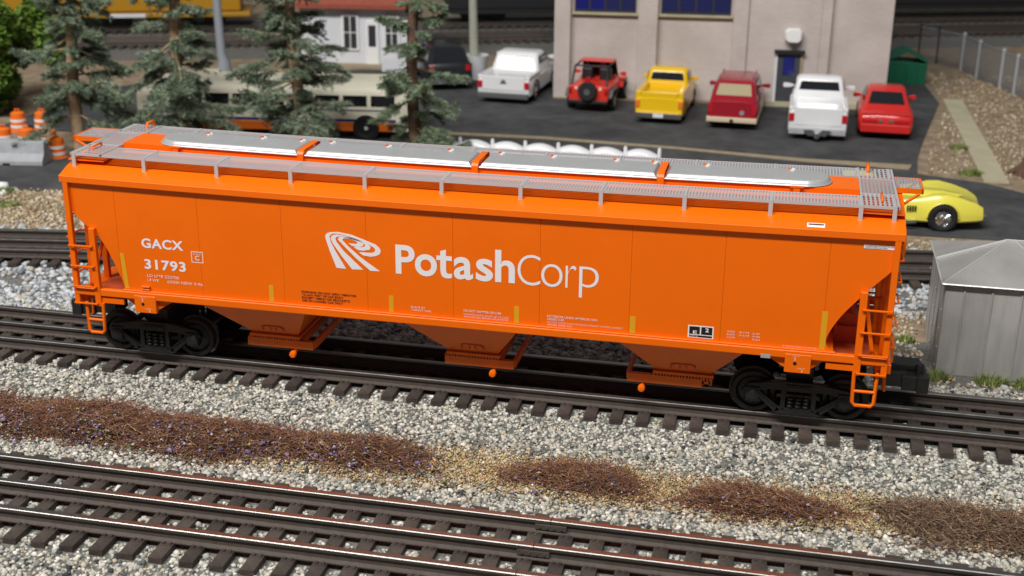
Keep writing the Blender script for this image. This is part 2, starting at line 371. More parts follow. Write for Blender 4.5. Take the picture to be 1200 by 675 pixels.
# ------------------------------------------------------------------ weeds: tangles of thin brown stems with purple and yellow flecks
def strands(pos, length, rad, cols, up=.25, bend=.5):
    n = len(pos); a = NR.uniform(0, 2 * PI, n); el = NR.uniform(-.1, up, n)
    d = np.stack([np.cos(a) * np.cos(el), np.sin(a) * np.cos(el), np.sin(el)], 1)
    side = np.stack([-np.sin(a), np.cos(a), NR.uniform(-.6, .6, n)], 1) * (NR.uniform(-bend, bend, n) * length)[:, None]
    V = []; ts = (0, .33, .67, 1)
    for t in ts:
        c = pos + d * (length * (t - .5))[:, None] + side * (4 * t * (1 - t)) - side * .5
        for q in range(3):
            an = 2 * PI * q / 3; off = np.stack([-np.sin(a) * math.cos(an), np.cos(a) * math.cos(an), np.full(n, math.sin(an))], 1)
            V.append(c + off * (rad * (1 - .5 * abs(t - .3)))[:, None])
    v = np.stack(V, 1); F = []
    for k in range(3):
        for q in range(3):
            r = (q + 1) % 3; F += [(k * 3 + q, k * 3 + r, k * 3 + 3 + r), (k * 3 + q, k * 3 + 3 + r, k * 3 + 3 + q)]
    F = np.array(F); f = (F[None] + (np.arange(n) * 12)[:, None, None]).reshape(-1, 3)
    return v.reshape(-1, 3), f, np.repeat(cols, 12, axis=0)
def weed_patch(label, blobs, n, purple, hue, ymin=-1.0):
    P = []
    A = np.array([b[2] * b[3] for b in blobs]); A = A / A.sum()
    for (cx, cy, rx, ry, h), w in zip(blobs, A):
        m = int(n * w); r = np.sqrt(NR.random(m)) * np.clip(NR.normal(1, .22, m), .4, 1.7); a = NR.uniform(0, 2 * PI, m)
        wob = 1 + .18 * np.sin(3 * a + cx * 7) + .1 * np.sin(7 * a + cx)
        x = cx + rx * r * wob * np.cos(a); y = cy + ry * r * wob * np.sin(a)
        stray = NR.random(m) < .10; x = np.where(stray, x + NR.normal(0, .05, m), x); y = np.where(stray, y + NR.normal(0, .03, m), y)
        z = bedz(y) + .004 + NR.random(m) ** .8 * h * np.clip(1.15 - r ** 2, .12, 1)
        keep = (np.sin(x * 31 + 3 * np.sin(y * 27)) * np.sin(y * 53 + 2 * np.sin(x * 17)) > NR.uniform(-1.5, .35, m)) | (NR.random(m) < .45)
        P.append(np.stack([x, y, z], 1)[keep])
    P = np.concatenate(P); P = P[P[:, 1] > ymin]
    m = len(P)
    v, f, c = strands(P, NR.uniform(.03, .095, m), NR.uniform(.0009, .0021, m), pick(m, hue, [1] * len(hue), .55), up=.7, bend=.7)
    t = thing('weed_mat', label, 'weeds', (0, 0, 0), 0, 'brown weed mats between the tracks')
    stuff(link('stems', tri_mesh('stems', v, f, c, 'flock'), t))
    if purple:
        i = NR.choice(m, purple); q = P[i] + np.stack([NR.normal(0, .012, purple), NR.normal(-.02, .02, purple), NR.uniform(.002, .012, purple)], 1); q = q[q[:, 1] > ymin]
        clump = np.sin(q[:, 0] * 19 + 1.3) + np.sin(q[:, 0] * 43 + q[:, 1] * 37) + (-.72 - q[:, 1]) * 7; q = q[clump > NR.uniform(-1.6, 1.2, len(q))]
        s = NR.gamma(6, 1 / 6, len(q)) * .0050
        stuff(link('flowers', pieces('flowers', q, s, pick(len(q), [(.22, .15, .27), (.14, .09, .16), (.32, .27, .38), (.44, .36, .12), (.40, .38, .35), (.16, .18, .09)], [6, 6, 4, 2, 4, 3], .3), 'flock', OV, OF, flat=(.3, .9), jitter=.55), t))
    i = NR.choice(m, m // 5); q = P[i].copy(); q[:, 2] = bedz(q[:, 1]) + .004; s = NR.uniform(.006, .013, len(q))
    stuff(link('roots', pieces('roots', q, s, pick(len(q), [(.035, .022, .015), (.08, .05, .03), (.08, .08, .04)], [3, 2, 1], .2), 'flock', OV, OF), t))
BR = [(.27, .135, .075), (.20, .10, .06), (.33, .19, .11), (.14, .085, .065), (.24, .11, .068)]
BR2 = [(.20, .125, .085), (.27, .17, .11), (.14, .09, .065), (.32, .22, .14)]
weed_patch('long strip of brown weeds with many purple and yellow flowers at the left', [(-2.0, -.755, .40, .165, .06), (-1.40, -.735, .42, .165, .06), (-.85, -.735, .42, .155, .06), (-.32, -.73, .36, .125, .05)], 16000, 5200, BR)
weed_patch('brown weed patch right of the tan gap, its left side edged with purple flecks', [(.56, -.74, .25, .10, .045)], 4000, 420, BR)
weed_patch('brown weed patch with a purple flower cluster, between two smaller tan gaps', [(1.20, -.77, .28, .095, .045)], 4000, 300, BR)
weed_patch('coarse twiggy brown weed patch at the right edge of the picture', [(1.86, -.76, .30, .14, .055), (2.2, -.78, .3, .15, .055)], 5200, 40, BR2)
# grass tufts
def tuft(label, cx, cy, r, n, h, pal):
    a = NR.uniform(0, 2 * PI, n); rr = r * np.sqrt(NR.random(n)); x = cx + rr * np.cos(a); y = cy + rr * np.sin(a) * .6
    zz = G0 if cy > 1 else max(G0, float(bedz(np.array([cy]))[0]))
    hh = h * NR.uniform(.5, 1.1, n); lx, ly = NR.normal(0, .35, n) * hh, NR.normal(0, .35, n) * hh; w = .0035
    dx, dy = np.cos(a + 1.57) * w, np.sin(a + 1.57) * w
    z0 = np.full(n, zz - .004)
    v = np.stack([np.stack([x - dx, y - dy, z0], 1), np.stack([x + dx, y + dy, z0], 1), np.stack([x + lx, y + ly, z0 + hh], 1)], 1).reshape(-1, 3)
    f = np.arange(n * 3).reshape(-1, 3)
    o = link('grass_tuft', tri_mesh('grass_tuft', v, f, np.repeat(pick(n, pal, [1] * len(pal), .25), 3, axis=0), 'leaf'))
    tag(o, label, 'grass', 'small green grass tufts')
GP = [(.16, .24, .05), (.24, .30, .08), (.30, .33, .13), (.12, .17, .04)]
tuft('green grass tuft below the middle of the shed wall', 2.12, .50, .075, 420, .045, GP)
tuft('green grass tuft at the right edge below the shed', 2.27, .50, .07, 380, .045, GP)
tuft('green grass tuft beside the coupler at the shed corner', 1.90, .50, .05, 260, .05, GP)
tuft('dark green tuft behind the ladder, left of the shed', 1.80, .95, .05, 200, .04, GP)
tuft('sparse green grass tuft on the dirt at the left edge', -3.42, 1.93, .09, 320, .04, GP)
tuft('larger sparse grass tuft on the left dirt verge near the car', -2.98, 2.02, .14, 460, .045, GP)
tuft('small grass tuft by the road at the far left', -3.62, 2.18, .07, 260, .05, GP)
tuft('low grass tuft close behind the left ladder', -2.72, 1.86, .08, 240, .04, GP)
tuft('upper green tuft on the brown slope beside the path', 2.42, 4.9, .07, 200, .05, GP)
tuft('lower green tuft on the brown slope beside the path', 2.42, 4.15, .08, 260, .06, GP)
# ------------------------------------------------------------------ the hopper car
HC = thing('hopper_car', 'bright orange three-bay covered hopper rail car lettered PotashCorp', 'rail car')
def sag(x, z):   # the long moulded roof dips slightly at its middle
    return z - .012 * max(0, 1 - (x / 1.62) ** 2)
def warp(o):
    for v in o.data.vertices: v.co.z = sag(v.co.x, v.co.z)
    return o
def long_prism(poly, x0, x1, seg=26):
    b = MB(); b.loft([[(x0 + (x1 - x0) * i / seg, y, z) for y, z in poly] for i in range(seg + 1)]); return b
def clip(poly, xa, keep_right):
    out = []; n = len(poly)
    for i in range(n):
        p, q = poly[i], poly[(i + 1) % n]
        ip = (p[0] >= xa) == keep_right; iq = (q[0] >= xa) == keep_right
        if ip: out.append(p)
        if ip != iq:
            t = (xa - p[0]) / (q[0] - p[0]); out.append((xa, p[1] + t * (q[1] - p[1])))
    return out
def smooth_curve(pts, n=5):
    out = []
    for i in range(len(pts) - 1):
        p0 = pts[max(i - 1, 0)]; p1 = pts[i]; p2 = pts[i + 1]; p3 = pts[min(i + 2, len(pts) - 1)]
        for k in range(n):
            t = k / n
            out.append(tuple(.5 * (2 * p1[j] + (p2[j] - p0[j]) * t + (2 * p0[j] - 5 * p1[j] + 4 * p2[j] - p3[j]) * t * t + (3 * p1[j] - p0[j] - 3 * p2[j] + p3[j]) * t ** 3) for j in (0, 1)))
    return out + [pts[-1]]
Lc = [(-1.612, .675), (-1.555, .608), (-1.512, .575), (-1.474, .530), (-1.444, .472), (-1.418, .41), (-1.400, .362), (-1.393, .336)]
Rc = [(1.612, .675), (1.521, .577), (1.447, .487), (1.410, .425), (1.395, .385), (1.396, .360), (1.408, .342), (1.425, .334)]
outline = [(-1.612, .776)] + smooth_curve(Lc) + smooth_curve(Rc)[::-1] + [(1.612, .776)]
inner = [(x * (.9985), z) for x, z in outline]
MB().prism([(x, min(z, .772)) for x, z in inner], 'y', -.3085, .3085).build('inner_hull', 'orange', HC)
welds = [-1.613, -1.405, -1.051, -.70, -.354, -.009, .329, .672, 1.012, 1.379, 1.613]
for s in (-1, 1):
    for a, b in zip(welds[:-1], welds[1:]):
        p = clip(clip(outline, a + .0003, True), b - .0003, False)
        MB().prism(p, 'y', s * .3090, s * .3185).build('side_panel', 'orange', HC, bevel=.0006, seg=1)
roofp = [(-.335, .777), (-.335, .8005), (-.3335, .802), (-.262, .828), (-.105, .86), (.105, .86), (.262, .828), (.3335, .802), (.335, .8005), (.335, .777), (.327, .777), (.327, .79), (-.327, .79), (-.327, .777)]
roof = warp(long_prism(roofp, -1.628, 1.628).build('roof', 'orange', HC))
warp(long_prism([(-.088, .855), (-.088, .889), (.088, .889), (.088, .855)], -1.47, 1.47).build('hatch_coaming', 'orange', HC))
# trough hatch covers: rounded profile, round outer ends
def hatch(x0, x1, rl, rr):
    prof = [(.092, .890), (.0955, .8915), (.0955, .8925), (.0925, .8965), (.0890, .8972), (.0885, .8990), (.0815, .9085), (.0770, .9110)]
    b = MB(); rings = []
    for w, z in prof:
        d = .0955 - w; ring = []
        def end(cx, sgn, rnd_):
            if rnd_:
                for k in range(13):
                    a = -PI / 2 + PI * k / 12; ring.append((cx + sgn * w * math.cos(a), sgn * w * math.sin(a), z))
            else:
                for k in range(13): ring.append((cx - sgn * d, sgn * w * (-1 + 2 * k / 12), z))
        end(x1 - (.0955 if rr else 0), 1, rr); m = len(ring)
        xe, xs = ring[-1][0], None
        tmp = ring[:]; ring = []
        end(x0 + (.0955 if rl else 0), -1, rl); lft = ring
        top = [(tmp[-1][0] + (lft[0][0] - tmp[-1][0]) * q / 8, tmp[-1][1], z) for q in range(1, 8)]
        bot = [(lft[-1][0] + (tmp[0][0] - lft[-1][0]) * q / 8, lft[-1][1], z) for q in range(1, 8)]
        rings.append(tmp + top + lft + bot)
    b.loft(rings)
    return warp(b.build('hatch_cover', 'silver', HC, smooth=18))
hx = [-1.335, -.695, .022, .742, 1.375]
for i in range(4): hatch(hx[i] + (.014 if i else 0), hx[i + 1] - (.014 if i < 3 else 0), i == 0, i == 3)
def strap(x, w=.013, full=True):
    b = MB(); pr = [(.101, .856), (.101, .899), (.094, .908), (.078, .9140), (-.078, .9140), (-.094, .908), (-.101, .899), (-.101, .856)]
    if not full:
        for s in (-1, 1): warp(MB().box(x - w, x + w, s * .0965 - .004, s * .0965 + .004, .856, .888).box(x - w * 1.9, x + w * 1.9, s * .098 - .0045, s * .098 + .0045, .8875, .8935).build('hatch_strap', 'orange', HC))
        return
    else:
        inn = [(.0965, .856), (.0965, .897), (.091, .9060), (.077, .9108), (-.077, .9108), (-.091, .9060), (-.0965, .897), (-.0965, .856)]
        b.prism(pr + inn[::-1], 'x', x - w, x + w)
    return warp(b.build('hatch_strap', 'orange', HC))
for x in hx[1:4]: strap(x)
for x in (-1.235, 1.245): strap(x, full=False)
for x in (-1.16, -.92, -.75, -.62, -.38, -.12, .09, .30, .55, .70, .90, 1.22):
    l = MB().box(x - .012, x - .004, .066, .082, .910, .917)
    warp(l.build('hatch_latch', 'orange', HC))
    warp(MB().box(x - .002, x + .010, .052, .060, .910, .915).box(x + .002, x + .014, .070, .078, .910, .916).build('latch_pin', 'white_plain', HC))
# perforated running boards: real holes
def perforated(b, x0, x1, y0, y1, z, px=.0118, py=.0118, hx=.0027, hy=.0034, skew=.8):
    nx = max(1, round((x1 - x0) / px)); ny = max(1, round((y1 - y0) / py)); dx = (x1 - x0) / nx; dy = (y1 - y0) / ny
    for j in range(ny):
        for i in range(nx):
            cx = x0 + (i + .5) * dx; cy = y0 + (j + .5) * dy
            o = [(cx - dx / 2, cy - dy / 2, z), (cx + dx / 2, cy - dy / 2, z), (cx + dx / 2, cy + dy / 2, z), (cx - dx / 2, cy + dy / 2, z)]
            sk = skew * hx
            h = [(cx - hx - sk, cy - hy, z), (cx + hx - sk, cy - hy, z), (cx + hx + sk, cy + hy, z), (cx - hx + sk, cy + hy, z)]
            b.add(o + h, [(0, 1, 5, 4), (1, 2, 6, 5), (2, 3, 7, 6), (3, 0, 4, 7)])
    return b
ZB = .880
for s in (-1, 1):
    b = MB(); perforated(b, -1.475, 1.475, min(s * .142, s * .262), max(s * .142, s * .262), ZB)
    o = b.build('running_board', 'perf', HC); warp(o)
    r = long_prism([(s * .262, ZB - .009), (s * .262, ZB + .001), (s * .266, ZB + .001), (s * .266, ZB - .009)], -1.605, 1.60); warp(r.build('board_edge', 'perf', HC))
    r = long_prism([(s * .138, ZB - .007), (s * .138, ZB + .001), (s * .142, ZB + .001), (s * .142, ZB - .007)], -1.475, 1.475); warp(r.build('board_edge', 'perf', HC))
    for x in (-1.594, -1.29, -.98, -.672, -.37, -.065, .24, .543, .85, 1.158, 1.472, 1.588):
        br = MB(); y0, y1 = sorted((s * .262, s * .2685)); br.box(x - .0075, x + .0075, y0, y1, .822, ZB + .0015); y0, y1 = sorted((s * .14, s * .262)); br.box(x - .005, x + .005, y0, y1, ZB - .004, ZB + .0012)
        y0, y1 = sorted((s * .142, s * .148)); br.box(x - .005, x + .005, y0, y1, .845, ZB - .003)
        warp(br.build('board_bracket', 'perf', HC))
    # orange angle under the board joins it to the roof
for s in (-1, 1):   # crosswalk at each end and the brake platform beyond it
    xa, xb = (1.475, 1.600) if s > 0 else (-1.605, -1.475)
    b = MB()
    for y0, y1 in ((-.262, -.112), (-.112, .112), (.112, .262)):
        perforated(b, xa, xb, y0, y1, ZB, .0160, .030, .0038, .0115, .2) if y0 != -.112 else perforated(b, xa, xb, y0, y1, ZB, .0140, .0140, .0040, .0040)
    b.build('crosswalk', 'perf', HC)
    f = MB()
    for x in (xa, xb): f.box(x - .004, x + .004, -.266, .266, ZB - .009, ZB + .0012)
    for y in (-.112, .112): f.box(xa, xb, y - .004, y + .004, ZB - .006, ZB + .0016)
    f.build('crosswalk_frame', 'perf', HC)
    px0, px1 = (1.606, 1.700) if s > 0 else (-1.740, -1.611)
    b = perforated(MB(), px0, px1, -.008, .145, ZB + .002, .0125, .0125, .0034, .0036); b.build('end_platform', 'perf', HC)
    pf = MB().box(px0, px1, -.012, -.008, ZB - .016, ZB + .003).box(px0, px1, .145, .149, ZB - .016, ZB + .003)
    xo = px1 if s > 0 else px0; pf.box(xo - .003, xo + .003, -.012, .149, ZB - .016, ZB + .003)
    for y in (-.01, .147): pf.tube([(xo - s * .012, y, ZB - .016), (s * 1.615, y, ZB - .075)], .0055, 6)
    pf.build('platform_frame', 'orange', HC)
    hb = MB().tube([(s * 1.545, -.205, ZB), (s * 1.545, -.205, ZB + .012), (s * 1.545, -.13, ZB + .012), (s * 1.545, -.13, ZB)], .0045, 6); hb.build('roof_grab_iron', 'orange', HC, smooth=60)
    hb = MB().tube([(s * 1.51, .20, ZB), (s * 1.51, .20, ZB + .022), (s * 1.51, .26, ZB + .022), (s * 1.51, .26, ZB)], .006, 6); hb.build('roof_grab_iron', 'orange', HC, smooth=60)
    MB().box(min(s * 1.47, s * 1.625), max(s * 1.47, s * 1.625), -.255, .255, .846, .853).build('roof_end_plate', 'orange', HC)
# side sills, end posts, ladders
for s in (-1, 1):
    y0, y1 = sorted((s * .312, s * .336))
    MB().box(-1.61, 1.61, y0, y1, .300, .331).build('side_sill', 'orange', HC, bevel=.004, seg=3)
    MB().box(-1.40, 1.43, *sorted((s * .3188, s * .331)), .3315, .337).build('sill_lip', 'orange', HC, bevel=.001, seg=1)
    for e in (-1, 1):
        xp = e * 1.606
        MB().box(xp - .011, xp + .011, *sorted((s * .314, s * .3345)), .256, .7765).build('corner_post', 'orange', HC, bevel=.0015, seg=1)
        xl = e * 1.510
        MB().box(xl - .013, xl + .013, *sorted((s * .3195, s * .3385)), .256, .590 if e < 0 else .578).build('ladder_stile', 'orange', HC, bevel=.0015, seg=1)
        for z in (.515, .428, .340, .268):
            r = MB().tube([(xl, s * .336, z), (xl, s * .346, z), (xp + e * .006, s * .346, z), (xp + e * .006, s * .334, z)], .0042, 6)
            r.build('ladder_rung', 'orange', HC, smooth=60)
        for z in (.70, .62, .54, .455, .37):
            r = MB().tube([(e * 1.616, s * .318, z), (e * 1.632, s * .315, z), (e * 1.632, s * .215, z), (e * 1.612, s * .21, z)], .004, 6)
            r.build('end_rung', 'orange', HC, smooth=60)
        MB().box(e * 1.600 - .010, e * 1.600 + .010, s * .21 - .009, s * .21 + .009, .30, .69).build('end_ladder_stile', 'orange', HC)
        # stirrup step
        xa, xb = (-1.566, -1.492) if e < 0 else (1.503, 1.585); zz = .136
        st = MB().tube([(xa, s * .333, .27), (xa + .002, s * .336, .152), (xa + .012, s * .337, .139), (xb - .012, s * .337, .139), (xb - .002, s * .336, .152), (xb, s * .333, .27)], .0072, 8)
        st.tube([(xa, s * .336, .195), (xb, s * .336, .195)], .0062, 8)
        st.build('stirrup_step', 'orange', HC, smooth=60)
        MB().tube([(e * 1.612, s * .25, .28), (e * 1.622, s * .25, .17), (e * 1.622, s * .20, .165), (e * 1.615, s * .20, .28)], .006, 8).build('end_step', 'orange', HC, smooth=60)
        MB().box(e * 1.30 - .047, e * 1.30 + .047, *sorted((s * .322, s * .3385)), .246, .318).build('jacking_pad', 'orange', HC, bevel=.0012, seg=1)
        MB().lathe([(.0068, s * .3387), (.0068, s * .3395)], 14, (e * 1.30 - .010, 0, .283)).build('pad_hole', 'black_panel', HC)
        gp = MB().hexa([(e * 1.255, s * .30, .255), (e * 1.345, s * .30, .255), (e * 1.345, s * .318, .255), (e * 1.255, s * .318, .255)], [(e * 1.18, s * .30, .30), (e * 1.40, s * .30, .30), (e * 1.40, s * .318, .30), (e * 1.18, s * .318, .30)]); gp.build('bolster_gusset', 'orange', HC)
        MB().box(min(e * 1.40, e * 1.50), max(e * 1.40, e * 1.50), *sorted((s * .318, s * .330)), .270, .292).build('sill_tab', 'orange', HC)
        # posts and diagonals of the end frame
        MB().box(e * 1.592 - .011, e * 1.592 + .011, s * .105 - .010, s * .105 + .010, .30, .68).build('end_frame_post', 'orange', HC)
        if s > 0: MB().tube([(e * 1.41, s * .19, .336), (e * 1.585, s * .19, .44)], .008, 6).build('end_brace', 'orange', HC)
        MB().tube([(e * 1.565, s * .29, .31), (e * 1.525, s * .22, .52)], .008, 6).build('end_brace', 'orange', HC)
MB().box(-1.20, -1.165, -.330, -.3188, .339, .346).box(-1.20, -1.165, -.331, -.3188, .351, .358).build('grab_block', 'orange', HC, bevel=.001, seg=1).location.x = -.115
for e in (-1, 1):
    MB().box(min(e * 1.575, e * 1.632), max(e * 1.575, e * 1.632), -.311, .311, .262, .299).build('end_sill', 'orange', HC, bevel=.002, seg=1)
    MB().box(min(e * 1.36, e * 1.574), max(e * 1.36, e * 1.574), -.311, .311, .288, .298).build('end_deck', 'orange_red', HC)
    bc = MB(); bc.lathe([(.001, -.1), (.035, -.1), (.042, -.09), (.042, .07), (.035, .08), (.001, .08)], 18, (e * 1.475, 0, .375)); bc.box(e * 1.475 - .05, e * 1.475 + .05, -.12, -.06, .298, .362); bc.build('brake_cylinder', 'orange_red', HC, smooth=40)
    MB().box(e * 1.54 - .018, e * 1.54 + .018, .03, .09, .298, .42).build('brake_valve', 'orange_red', HC, bevel=.004)
    MB().tube([(e * 1.43, -.15, .345), (e * 1.43, -.15, .50), (e * 1.47, -.15, .52)], .0045, 6).tube([(e * 1.40, -.2, .50), (e * 1.585, -.2, .515)], .007, 6).build('brake_rigging', 'orange_red', HC)
    MB().lathe([(.010, -.18), (.016, -.17), (.016, -.14), (.010, -.13)], 12, (e * 1.455, 0, .505)).build('brake_crank', 'truck_black', HC)
    wh = MB().tube([(e * 1.66, .11 * math.cos(a) * .6 + .07, .64 + .11 * math.sin(a) * .6) for a in [2 * PI * q / 20 for q in range(20)]], .005, 6, closed=True)
    for q in range(3):
        a = 2 * PI * q / 3; wh.tube([(e * 1.66, .07, .64), (e * 1.66, .07 + .066 * math.cos(a), .64 + .066 * math.sin(a))], .004, 6)
    wh.tube([(e * 1.60, .07, .64), (e * 1.66, .07, .64)], .006, 6)
    if e > 0: wh.build('brake_wheel', 'orange', HC, smooth=60)
    MB().box(min(e * 1.60, e * 1.625), max(e * 1.60, e * 1.625), .03, .11, .58, .70).build('end_bracket', 'orange', HC)
    # coupler
    x0 = e * 1.60; cp = MB().box(min(x0, e * 1.72), max(x0, e * 1.72), -.052, .052, .104, .166)
    cp.box(min(e * 1.70, e * 1.77), max(e * 1.70, e * 1.77), -.066, .03, .098, .158); cp.box(min(e * 1.755, e * 1.80), max(e * 1.755, e * 1.80), -.078, -.030, .096, .164); cp.box(min(e * 1.755, e * 1.795), max(e * 1.755, e * 1.795), .012, .052, .104, .156)
    cp.lathe([(.016, -.03), (.016, .035)], 12, (e * 1.765, -.03, .165), 'z'); cp.box(min(e * 1.66, e * 1.77), max(e * 1.66, e * 1.77), -.02, .06, .166, .188)
    cp.build('coupler', 'truck_black', HC, bevel=.004)
    MB().box(e * 1.641 - .004, e * 1.641 + .004, -.09, -.05, .185, .255).build('end_placard', 'concrete', HC)
MB().box(-1.66, 1.66, -.055, .055, .205, .285).build('centre_sill', 'orange_bay', HC)
MB().box(-1.15, 1.15, -.3, .3, .290, .299).build('belly_sheet', 'orange_bay', HC)
# discharge bays
bays = [((-1.075, -.625), (-.895, -.700), (-.920, -.635), 1), ((-.220, .238), (-.055, .142), (-.075, .207), 1), ((.632, 1.105), (.772, .982), (.661, .950), -1)]
for (a0, a1), (b0, b1), (g0, g1), sd in bays:
    MB().hexa([(b0, -.205, .150), (b1, -.205, .150), (b1, .205, .150), (b0, .205, .150)], [(a0, -.300, .290), (a1, -.300, .290), (a1, .300, .290), (a0, .300, .290)]).build('discharge_bay', 'orange_bay', HC, bevel=.003)
    fl = MB().box(b0 - .012, b1 + .012, -.218, .218, .139, .149)
    xx = b0 - .008
    while xx < b1 + .008:
        for s in (-1, 1): fl.box(xx, xx + .005, *sorted((s * .205, s * .217)), .126, .140)
        xx += .012
    fl.build('gate_flange', 'orange_bay', HC)
    gt = MB()
    for s in (-1, 1): gt.box(g0, g1, *sorted((s * .19, s * .210)), .093, .127)
    for x in (g0, b0, b1, g1): gt.box(x - .006, x + .006, -.19, .19, .095, .125)
    gt.box(b0, b1, -.19, .19, .100, .112); gt.build('gate_frame', 'orange_bay', HC)
    kx = g1 - .08 if sd > 0 else g0 + .06
    for s in (-1, 1):
        kn = MB().tube([(kx, s * .15, .088), (kx, s * .228, .080)], .007, 8); kn.lathe([(.004, -.012), (.0125, -.010), (.0145, -.002), (.0145, .006), (.0125, .010), (.004, .012)], 14, (kx, s * .232, .078)); kn.build('gate_knob', 'orange', HC, smooth=50)
        mx = (b0 + b1) / 2; yb = s * .224
        hd = MB().tube([(mx - .045, yb, .172), (mx - .045, yb - s * -.012, .188), (mx - .03, yb + s * .014, .196), (mx + .03, yb + s * .014, .196), (mx + .045, yb + s * .012, .188), (mx + .045, yb, .172)], .0035, 6)
        hd.tube([(mx - .012, yb, .172), (mx - .012, yb + s * .008, .186)], .003, 6).tube([(mx + .012, yb, .172), (mx + .012, yb + s * .008, .186)], .003, 6); hd.build('vibrator_bracket', 'orange_red', HC, smooth=60)
# trucks
def truck(cx):
    T = MB(); T.box(-.05, .05, -.17, .17, .085, .20); T.lathe([(.05, .17), (.05, .21)], 16, (0, 0, 0), 'z')
    t = T.build('truck', 'truck_black', HC, bevel=.004); t.location.x = cx
    for s in (-1, 1):
        f = MB(); ys = sorted((s * .186, s * .206))
        f.prism([(-.215, .098), (-.19, .130), (-.07, .150), (.07, .150), (.19, .130), (.215, .098), (.15, .100), (.115, .112), (-.115, .112), (-.15, .100)], 'y', *ys)
        for q in (-1, 1):
            f.prism([(q * .185, .108), (q * .150, .098), (q * .060, .030), (q * .085, .018)], 'y', *ys)
            f.prism([(q * .048, .03), (q * .066, .03), (q * .066, .115), (q * .048, .115)], 'y', *ys)
            f.box(q * .172 - .026, q * .172 + .026, *sorted((s * .178, s * .212)), .060, .118)
        f.prism([(-.092, .020), (-.075, .012), (.075, .012), (.092, .020), (.080, .040), (-.080, .040)], 'y', *ys)
        fo = f.build('side_frame', 'truck_black', t, bevel=.003)
        for q in (-1, 1):
            MB().lathe([(.026, s * .206), (.026, s * .213), (.019, s * .219), (.010, s * .222), (.001, s * .222)], 18, (q * .172, 0, .084)).build('bearing_cap', 'truck_black', fo, smooth=40)
            MB().tube([(q * .16, s * .210, .112), (q * .08, s * .210, .046)], .0035, 6).build('brake_strap', 'wheel_steel', fo, smooth=60)
        sp = MB()
        for q in range(3):
            for zz in range(4): sp.lathe([(.0105, zz * .016), (.0135, zz * .016 + .004), (.0135, zz * .016 + .008), (.0105, zz * .016 + .012)], 12, (-.029 + .029 * q, s * .196, .041), 'z')
        sp.build('springs', 'truck_black', fo, smooth=60)
        pl = MB().box(-.047, .047, *sorted((s * .200, s * .2105)), .112, .138).box(-.040, .040, *sorted((s * .2105, s * .2125)), .118, .132); pl.build('name_plate', 'truck_black', fo, bevel=.0012, seg=1)
    for q in (-1, 1):
        a = MB().lathe([(.014, -.2), (.014, .2)], 12, (q * .172, 0, .084)); a.build('axle', 'truck_black', t, smooth=40)
        for s in (-1, 1):
            w = MB().lathe([(.020, s * .180), (.050, s * .176), (.060, s * .168), (.066, s * .177), (.082, s * .1775), (.084, s * .174), (.0845, s * .152), (.093, s * .149), (.093, s * .143), (.080, s * .140), (.030, s * .150)], 36, (q * .172, 0, .0846))
            w.build('wheel', 'wheel_steel', t, smooth=35)
    return t
truck(-1.345); truck(1.317)
# ------------------------------------------------------------------ lettering on the near side
def text_mesh(body, x0, x1, z0, z1, y=-.3197, m='white_print', offset=0, depth=.0006, name='lettering', parent=HC, fill_w=True, space=1, roofslope=None):
    cu = bpy.data.curves.new('txt', 'FONT'); cu.body = body; cu.size = 1; cu.offset = offset; cu.space_character = space; cu.resolution_u = 5; cu.extrude = 0
    cu.space_line = .95
    to = bpy.data.objects.new('txt', cu); me = bpy.data.meshes.new_from_object(to)
    bpy.data.objects.remove(to); bpy.data.curves.remove(cu)
    n = len(me.vertices); co = np.zeros(n * 3); me.vertices.foreach_get('co', co); co = co.reshape(-1, 3)
    mn, mx_ = co.min(0), co.max(0)
    X = x0 + (co[:, 0] - mn[0]) / (mx_[0] - mn[0]) * (x1 - x0); Z = z0 + (co[:, 1] - mn[1]) / (mx_[1] - mn[1]) * (z1 - z0)
    me.vertices.foreach_set('co', np.stack([X, np.full(n, y), Z], 1).ravel()); me.update()
    me.materials.clear(); me.materials.append(MT[m]); me.name = name
    return link(name, me, parent)
for ch, x0, x1, z0, z1, off in [('P', -.237, -.160, .499, .617, .022), ('o', -.160, -.072, .497, .587, .022), ('a', -.006, .070, .496, .587, .022), ('s', .081, .148, .496, .587, .022), ('h', .156, .233, .498, .627, .022),
                                ('C', .243, .331, .495, .617, -.014), ('o', .334, .416, .496, .587, -.014), ('r', .427, .468, .498, .587, -.014), ('p', .479, .553, .463, .587, -.014)]:
    text_mesh(ch, x0, x1, z0, z1, offset=off, name='company_letter')
TP = [(.25, .62), (0, .62), (0, .775), (.25, .775), (.25, .94), (.62, 1.0), (.62, .775), (1.0, .775), (1.0, .62), (.62, .62), (.62, .27), (.66, .19), (.75, .155), (.88, .16), (1.0, .185), (1.0, .03), (.84, .0), (.62, 0), (.42, .03), (.30, .12), (.25, .26)]
MB().prism([(-.074 + .061 * a, .496 + .115 * b) for a, b in TP], 'y', -.3189, -.3197).build('company_letter', 'white_print', HC)
bandA = [(-.478, .502), (-.503, .569), (-.518, .618), (-.5195, .630), (-.513, .640), (-.499, .646), (-.466, .649), (-.412, .642), (-.358, .624), (-.315, .609), (-.300, .596), (-.2955, .585), (-.300, .572), (-.316, .563), (-.338, .559), (-.368, .562), (-.384, .573), (-.373, .574), (-.338, .574), (-.324, .577), (-.317, .587), (-.323, .597), (-.342, .607), (-.380, .623), (-.423, .635), (-.467, .642), (-.491, .640), (-.502, .629), (-.498, .608), (-.480, .571), (-.439, .501)]
